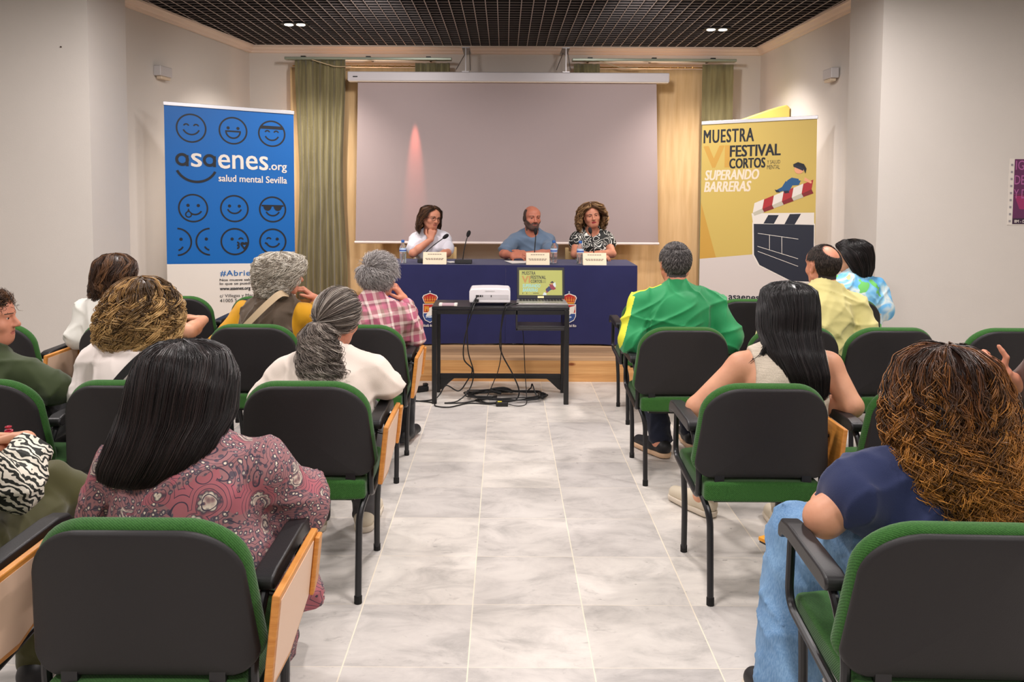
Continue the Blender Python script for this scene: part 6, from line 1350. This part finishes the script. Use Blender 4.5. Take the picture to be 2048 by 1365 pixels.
# --- woman with white curls, brown vest, hand at her mouth
p = Person('woman with curly white hair in brown vest and mustard sweater, hand at her mouth', (-1.31, 4.46, 0), -10, 1.168, lean=(0.03, 0.08), sh=0.175, b=1.10, head=(-62, -2, 4), hoff=(0.03, 0.0), group=GA, skin=SK_RUDDY, vox=0.0045, arms=dict(R=((-1.045, 4.60, 0.70), (-1.085, 4.74, 0.90)), L=((-1.56, 4.5, 0.68), (-1.40, 4.7, 0.66))), hands=dict(R=dict(d=(-0.55, -0.25, 0.55), n=(-0.7, -0.2, -0.5), curl=(40, 35, 20), world=True)), scalp=lambda x, y, z: (z > 0.05) | (y < 0.045) & (z > -0.03) | (y < -0.0), scalp_mat=SC_WHITE)
MUST = plain_cloth('mustard_sweater', (206, 150, 32)); p.top(MUST, (1.45, 1.6), 0.52, 0, 0, 0.014, 0.004, 61, 'sweater', 0, 18)
p.top(plain_cloth('brown_vest', (82, 68, 54), 0.55, weave=300), (0, 0), 0.50, 0.0, 0, 0.030, 0.008, 62, 'vest', 0, 24, collar=True, straps=True); p.trousers(BLACKT); p.shoes(SHOE_B)
MK_CU = lambda x, y, z: (z > 0.05) & (y < 0.085) | (y < 0.04) & (z > -0.035) | (y < -0.005) & (z > -0.10)
rows = [(0, .128, 0, -.01, .002, .002), (.06, .122, 0, -.01, .066, .066), (.2, .092, .0, -.01, .118, .118), (.45, .02, .0, -.012, .136, .134), (.72, -.055, .0, -.02, .128, .122), (1.0, -.115, .0, -.03, .094, .092)]
hs = hair_shell(p, rows, 5200, 44, length=(0.3, 0.5), root=0.80, clumps=330, layer=(0.88, 1.10), curl=0.0125, wave=0.046, rad=0.0014, tipj=0.1, base=0.84, gap=[(0, 0), (0.32, 0), (0.5, 44), (0.75, 64), (1, 74)], seed=23, straight_root=0.2, frizz=0.0007); place_hair(p, hs, H_WHITE, -62)
hs = hair_shell(p, rows, 2200, 36, length=(0.22, 0.4), root=0.30, clumps=170, layer=(0.97, 1.07), curl=0.010, wave=0.046, rad=0.0014, tipj=0.1, base=0.84, gap=[(0, 0), (0.32, 0), (0.5, 44), (0.75, 64), (1, 74)], seed=24, straight_root=0.1, frizz=0.0006); place_hair(p, (hs[0], hs[1], (np.zeros((0, 3)), np.zeros((0, 4), int)), hs[3]), H_WHITE, -62, name='crown_hair')
strap(p, [(-0.13, -0.158, 0.66), (-0.06, -0.172, 0.76), (0.03, -0.162, 0.855), (0.09, -0.118, 0.925), (0.125, -0.06, 0.965), (0.13, 0.02, 0.955)], 0.036, mat('strap_beige', (186, 164, 132), 0.7), 'beige shoulder strap across the brown vest of the white-haired woman')
# --- white-haired person in plaid, cheek on hand
p = Person('white-haired person in pink plaid shirt at the aisle, cheek resting on one hand', (-0.765, 4.46, 0), -8, 1.163, lean=(0.03, 0.09), sh=0.17, b=1.06, head=(-34, -3, 5), hoff=(0.02, 0.0), group=GA, skin=SK_RUDDY, vox=0.005, fem=0, arms=dict(R=((-0.505, 4.62, 0.70), (-0.575, 4.72, 0.905)), L=((-0.99, 4.52, 0.68), (-0.84, 4.7, 0.66))), hands=dict(R=dict(d=(-0.35, -0.25, 0.6), n=(-0.8, -0.1, 0.0), curl=(40, 40, 25), world=True)), scalp=lambda x, y, z: (z > 0.05) | (y < 0.035) & (z > -0.01) | (y < -0.01), scalp_mat=SC_WHITE)
p.top(plaid(), (1.35, 1.7), 0.50, 0, 0, 0.02, 0.006, 71, 'plaid_shirt', 0.0, 22, collar=True); p.trousers(BLACKT); p.shoes(SHOE_B)
MK_PL = lambda x, y, z: (z > 0.052) & (y < 0.085) | (y < 0.03) & (z > -0.01) | (y < -0.015) & (z > -0.10)
short_hair(p, H_SILVER, MK_PL, 6000, 0.06, 10, 27, 0.0011, comb=lambda P: np.stack([P[:, 0] * 5 + .15, 0.25 - P[:, 1] * 4, -0.9 + 0.9 * (P[:, 2] > .07)], 1), lift=0.42, curl=0.004, puff=0.006)
# --- man in green and yellow shirt
GRN = plain_cloth('green_jersey', (38, 140, 84), 0.5, weave=900); JY = mat('jersey_yellow', (222, 222, 60), 0.6)
p = Person('man with short grey hair in shiny green shirt with yellow shoulder stripe', (0.945, 4.44, 0), 2, 1.245, lean=(0.0, 0.07), sh=0.195, b=1.14, head=(0, 2, 0), group=GA, skin=SK_RUDDY, fem=0, hs=1.0, arms=dict(L=((0.685, 4.46, 0.70), (0.72, 4.70, 0.672)), R=((1.235, 4.48, 0.70), (1.16, 4.72, 0.64))), scalp=lambda x, y, z: (z > 0.06) | (y < 0.01) & (z > 0.035) & (np.abs(x) < 0.08) | (y < -0.042) & (z > -0.06), scalp_mat=SC_GREY,
           knees=dict(L=((0.86, 4.86, 0.51), (0.90, 4.72, 0.095), (0.82, 4.86, 0.04)), R=((1.08, 4.86, 0.51), (1.12, 4.9, 0.09))))
o = p.top(GRN, (0.88, 0.88), 0.50, 0.0, 0, 0.020, 0.007, 81, 'shirt', 0.012, 20, h=0.0045); o.data.materials.append(JY)
me = o.data
for f in me.polygons:
    c = f.center; v = np.array(c) - p.sho[0]; ax_ = (p.elb[0] - p.sho[0]); ax_ = ax_ / np.linalg.norm(ax_); t_ = v @ ax_
    if (t_ > -0.02 and v[0] - ax_[0] * t_ < -0.045) or (c[2] > p.sho[0][2] + 0.02 and -0.5 < c[0] < -0.085 and c[1] > -0.062 + p.sho[0][1] + 0.04 and c[1] < p.sho[0][1] + 0.035): f.material_index = 1
p.trousers(JEANS_DK, (0.95, 0.95)); p.shoes(SHOE_B, SOLE_P)
MK_MAN = lambda x, y, z: (z > 0.066) & (y < 0.07) | (y < 0.015) & (z > 0.035) | (y < -0.04) & (z > -0.065)
short_hair(p, H_SALT, MK_MAN, 6500, 0.022, 5, 31, 0.0010, comb=lambda P: np.stack([P[:, 0] * 5, 0.1 + 0 * P[:, 0], -0.7 + 1.0 * (P[:, 2] > .09)], 1), lift=0.5)
# --- balding man in pale yellow polo
p = Person('balding man in pale yellow polo shirt, seen from behind', (1.70, 4.46, 0), 4, 1.235, lean=(0.06, 0.08), sh=0.19, b=1.1, head=(10, 0, -3), hoff=(0.02, 0), group=GA, skin=SK_RUDDY, fem=0, hs=1.02, arms=dict(R=((1.99, 4.52, 0.72), (1.92, 4.76, 0.62)), L=((1.44, 4.5, 0.70), (1.5, 4.7, 0.64))), scalp=lambda x, y, z: ((y < 0.04) & (z > 0.045) | (y < -0.04) & (z > -0.065)) & (np.sqrt((x - 0.014) ** 2 + (y + 0.068) ** 2 + (z - 0.094) ** 2) > 0.054), scalp_mat=SC_DARK)
p.top(plain_cloth('pale_yellow_polo', (216, 206, 140)), (0.75, 0.75), 0.50, 0, 0, 0.020, 0.006, 91, 'polo_shirt', 0.014, 18, collar=True); p.trousers(JEANS_DK); p.shoes(SHOE_B)
MK_BALD = lambda x, y, z: ((y < 0.05) & (z > 0.048) | (y < -0.04) & (z > -0.07)) & (np.sqrt((x - 0.014) ** 2 + (y + 0.068) ** 2 + (z - 0.094) ** 2) > 0.052)
short_hair(p, H_DKSHORT, MK_BALD, 6000, 0.018, 5, 33, 0.0009, comb=(0, -0.2, -0.9), lift=0.35)
# --- young woman with a black bob and blue floral shirt
p = Person('young woman with sleek black bob, hoop earring and blue floral shirt, turned to the left', (2.36, 5.56, 0), 10, 1.205, lean=(0.04, 0.06), sh=0.165, b=1.0, head=(52, 0, 4), hoff=(0.0, 0), group=GA, skin=SK_TAN, arms=dict(R=((2.575, 5.62, 0.70), (2.50, 5.8, 0.66))))
p.top(floral(), (0.8, 0.8), 0.52, 0, 0, 0.022, 0.006, 101, 'floral_shirt', 0.02, 18, collar=True); p.trousers(BLACKT); p.shoes(SHOE_B)
rows = [(0, .120, 0, -.01, .002, .002), (.06, .113, 0, -.01, .064, .066), (.2, .078, .0, -.012, .108, .114), (.45, .01, .0, -.014, .121, .126), (.72, -.07, .0, -.022, .120, .118), (.9, -.125, .0, -.035, .108, .09), (1.0, -.155, .0, -.04, .09, .07)]
hs = hair_shell(p, rows, 5000, 14, length=(0.95, 1.0), root=0.25, clumps=260, layer=(0.94, 1.02), rad=0.0014, tipj=0.02, gap=[(0, 0), (0.18, 0), (0.35, 58), (0.7, 84), (1, 100)], seed=35, jit=0.006); place_hair(p, hs, H_BLACK, 52)
ec = p.H + p.HM @ V3(-0.088, 0.0, -0.045); b = MB(); b.tube([ec + p.HM @ V3(0, 0.015 * math.cos(2 * pi * k / 20), 0.015 * math.sin(2 * pi * k / 20)) for k in range(20)], 0.0022, 6, closed=True); b.build('hoop_earring', mat('silver', (220, 218, 214), 0.2, 0.9), p.o, smooth=True)
# --- woman with long straight dark hair, sleeveless top
p = Person('woman with long straight dark hair and sleeveless beige top, seen from behind', (1.10, 3.20, 0), 3, 1.165, lean=(0.03, 0.07), sh=0.182, b=1.06, head=(6, -3, -4), hoff=(0.02, 0.0), group=GA, skin=SK_TAN, armr=1.06, arms=dict(L=((0.775, 3.29, 0.66), (0.90, 3.52, 0.62)), R=((1.375, 3.24, 0.68), (1.26, 3.48, 0.62))), knees=dict(L=((1.0, 3.64, 0.51), (0.945, 3.86, 0.10), (0.86, 4.00, 0.04)), R=((1.24, 3.64, 0.51), (1.26, 3.62, 0.085))))
p.top(linen(), (0, 0), 0.52, 0.03, 0, 0.012, 0.004, 111, 'sleeveless_top', 0, 20, straps=True); p.trousers(CREAMT, (0.85, 0.9)); p.shoes(SHOE_W, SOLE_W)
rows = [(0, .120, 0, -.01, .002, .002), (.04, .112, 0, -.01, .062, .062), (.12, .085, .0, -.012, .102, .104), (.28, .02, -.004, -.016, .114, .118), (.46, -.06, -.014, -.04, .118, .105), (.62, -.135, -.016, -.095, .110, .098), (.8, -.22, .004, -.145, .092, .08), (1.0, -.315, .014, -.165, .074, .06)]
hs = hair_shell(p, rows, 8000, 18, length=(0.88, 1.0), root=0.22, clumps=420, layer=(0.92, 1.03), rad=0.0011, jit=0.012, tipj=0.05, base=0.93, gap=[(0, 0), (0.12, 0), (0.28, 50), (0.6, 68), (1, 60)], seed=37); place_hair(p, hs, H_BLACK, 4)
r = np.random.default_rng(71); n = 160; s = np.linspace(0, 1, 12)[None]; a0 = r.uniform(0, 1, (n, 1)); st = p.H + V3(-0.11, -0.075, -0.08)
FX = np.stack([st[0] + 0.03 * a0 - s * (0.03 + 0.09 * a0) + 0.006 * np.sin(s * 5 + a0 * 6), st[1] - 0.03 + 0.02 * r.uniform(-1, 1, (n, 1)) + 0.03 * s, st[2] - s * (0.11 + 0.05 * r.uniform(0, 1, (n, 1)))], -1); strands(p.o, FX, np.full(n, 0.0011), r.uniform(0, .6, n), H_BLACK, None, 'loose_hair')
# --- person at the right picture edge, only a raised hand in view
p = Person('person mostly beyond the picture edge, raised hand with thumb up', (2.30, 3.26, 0), 14, 1.2, group=GA, skin=SK_RUDDY, vox=0.0045, fem=0, arms=dict(L=((2.115, 3.34, 0.73), (1.995, 3.28, 0.80)), R=((2.6, 3.3, 0.68), (2.5, 3.5, 0.64))), hands=dict(L=dict(d=(-0.75, 0.2, 0.45), n=(0.3, 0.9, 0.2), curl=(60, 60, 40), world=True, thumb=(0.35, 1.0, 0.0))), scalp=lambda x, y, z: (z > 0.06) | (y < 0.0), scalp_mat=SC_DARK)
p.top(plain_cloth('taupe_jumper', (92, 72, 66)), (0.95, 1.6), 0.5, 0, 0, 0.02, 0.005, 121, 'jumper', 0.01); p.trousers(BLACKT); p.shoes(SHOE_B)
short_hair(p, H_DKSHORT, MK_MAN, 2500, 0.025, 5, 39, 0.0014)

# ================================================================= speakers (seated facing the hall, on the stage)
SK_D = skin_mat('skin_speaker', (186, 122, 96), (206, 142, 114)); SK_M = skin_mat('skin_bearded', (172, 104, 82), (192, 122, 98))
p = Person('woman with brown bob and glasses in white T-shirt, chin on her fist', (-0.715, 8.12, STAGE_Z), 180, 1.21, lean=(-0.0, 0.10), sh=0.142, b=0.9, head=(38, -8, -6), hoff=(-0.01, 0.02), group=GS, skin=SK_D, vox=0.0045, seat=0.56, arms=dict(R=((-0.865, 7.84, 0.925), (-0.70, 7.885, 1.055)), L=((-0.54, 7.86, 0.93), (-0.62, 7.70, 0.915))), hands=dict(R=dict(d=(0.15, 0.10, 0.9), n=(0.2, 0.9, 0.0), curl=(75, 80, 45), world=True, sc=0.95), L=dict(d=(-0.9, -0.1, 0), n=(0, 0.2, -1), world=True)))
p.trousers(JEANS_DK); p.shoes(SHOE_B)
o = p.top(plain_cloth('white_tshirt', (216, 214, 222)), (0.62, 0.62), 0.50, 0.0, 0.10, 0.016, 0.005, 131, 'tshirt', 0.014, 20)
for k, (dx, dz, rgb) in enumerate(((0.045, -0.155, (112, 60, 92)), (-0.025, -0.150, (150, 160, 60)), (-0.105, -0.130, (214, 176, 80)))):
    c = p.chest + V3(dx, 0.155, dz + 0.03); b = MB(); b.box(tuple(c), (0.045, 0.05, 0.042)); b.build('chest_print', mat('print_patch_%s' % 'abc'[k], rgb, 0.7), o, bevel=0.015)
rows = [(0, .120, 0, -.01, .002, .002), (.06, .112, 0, -.01, .058, .062), (.2, .078, .004, -.01, .100, .108), (.42, .01, .004, -.012, .118, .118), (.65, -.06, .0, -.018, .124, .108), (.85, -.12, .0, -.02, .122, .098), (1.0, -.165, .0, -.02, .104, .085)]
hs = hair_shell(p, rows, 3600, 18, length=(0.75, 1.0), root=0.3, clumps=220, curl=0.007, wave=0.07, rad=0.0015, tipj=0.1, gap=[(0, 0), (0.10, 0), (0.22, 42), (0.45, 68), (1, 80)], seed=41, straight_root=1.5); place_hair(p, hs, H_BROWN, 0, p.HM)
def glasses(p, m):
    W = lambda *q: p.H + p.HM @ (V3(*q) * p.hs); b = MB()
    for e in (-1, 1):
        b.tube([W(e * 0.032 + 0.022 * math.cos(a), 0.100 - 0.004 * abs(math.cos(a)), 0.006 + 0.0165 * math.sin(a)) for a in np.linspace(0, 2 * pi, 20, endpoint=False)], 0.0017, 6, closed=True); b.tube([W(e * 0.054, 0.097, 0.010), W(e * 0.074, 0.06, 0.010), W(e * 0.080, -0.005, 0.008)], 0.0018, 6)
    b.tube([W(-0.010, 0.1005, 0.010), W(0, 0.105, 0.012), W(0.010, 0.1005, 0.010)], 0.0017, 6); b.build('glasses', m, p.o, smooth=True)
glasses(p, mat('glasses_dark', (34, 24, 24), 0.3))
p = Person('bald bearded man in grey-blue V-neck T-shirt with clasped hands at the table', (0.262, 8.12, STAGE_Z), 180, 1.212, lean=(0.0, 0.09), sh=0.168, b=0.96, head=(18, -2, 0), hoff=(0.0, 0.01), group=GS, skin=SK_M, vox=0.0045, fem=0, hs=1.02, beard=True, seat=0.56, lips=mat('lips_man', (138, 78, 68), 0.5), scalp=lambda x, y, z: (np.abs(x) > 0.058) & (y < 0.035) & (z > -0.03) & (z < 0.085) | (y < -0.07) & (z > -0.05) & (z < 0.07), scalp_mat=SC_BUZZ,
           arms=dict(R=((-0.01, 7.84, 0.925), (0.075, 7.64, 0.925)), L=((0.43, 7.86, 0.93), (0.185, 7.66, 0.935))), hands=dict(R=dict(d=(0.75, -0.3, 0.1), n=(0.3, 0.5, -0.6), curl=(40, 45, 30), world=True), L=dict(d=(-0.8, -0.3, 0.05), n=(-0.2, 0.5, -0.6), curl=(40, 45, 30), world=True)))
p.top(plain_cloth('grey_blue_tshirt', (98, 116, 138)), (0.68, 0.68), 0.50, 0.0, 0.07, 0.016, 0.006, 141, 'tshirt', 0.014, 20); p.trousers(JEANS_DK); p.shoes(SHOE_B)
p = Person('speaker with blonde curls in black and white patterned top, arms folded on the table', (0.845, 8.12, STAGE_Z), 180, 1.235, lean=(0.0, 0.09), sh=0.145, b=0.92, head=(4, -2, 9), hoff=(0.01, 0.02), group=GS, skin=SK_D, vox=0.0045, lips=M_LIPRED, seat=0.56, arms=dict(R=((0.665, 7.86, 0.925), (0.83, 7.70, 0.925)), L=((1.02, 7.86, 0.93), (0.88, 7.66, 0.95))), hands=dict(R=dict(d=(0.95, -0.05, 0.0), n=(0, 0.3, -1), curl=(20, 25, 20), world=True), L=dict(d=(-0.9, -0.05, -0.05), n=(0, 0.3, -1), curl=(20, 25, 20), world=True)))
p.top(swirl(), (0.30, 0.30), 0.50, 0.02, 0.14, 0.014, 0.004, 151, 'patterned_top', 0.012, 20); p.trousers(BLACKT); p.shoes(SHOE_B)
rows = [(0, .135, 0, -.01, .002, .002), (.06, .126, 0, -.01, .066, .066), (.2, .088, .0, -.01, .118, .116), (.42, .02, .0, -.012, .142, .125), (.65, -.055, .004, -.016, .146, .115), (.85, -.125, .010, -.018, .132, .10), (1.0, -.175, .012, -.02, .104, .085)]
hs = hair_shell(p, rows, 3800, 26, length=(0.5, 1.0), root=0.5, clumps=260, curl=0.012, wave=0.055, rad=0.0016, layer=(0.84, 1.05), tipj=0.1, base=0.88, gap=[(0, 0), (0.14, 0), (0.28, 38), (0.5, 66), (1, 82)], seed=45); place_hair(p, hs, H_SPK, 0, p.HM)
b = MB(); c = p.L((0.795, 7.74, 0.925)); b.lathe([(0.030, -0.014), (0.034, 0.0), (0.030, 0.014)], 16, M=Matrix.Translation(c) @ Matrix.Rotation(pi / 2, 4, 'Y')); b.build('wristband', BLACKT, p.o, smooth=True)
# --- things lying with the audience
e = empty('tablet_corner', (0.895, 2.52, 0.445), 0.5, 'orange wooden writing tablet corner sticking out past the denim knee of the curly-haired woman', 'tablet_corner')  # corner of a wooden writing tablet over its black bracket
MB().box((0, 0, 0), (0.16, 0.12, 0.012)).build('tablet_panel', mat('tablet_orange', (226, 150, 40), 0.5), e, bevel=0.002); MB().box((0, 0, -0.009), (0.155, 0.115, 0.006)).build('tablet_bracket', mat('bracket_black', (40, 34, 30), 0.5), e)
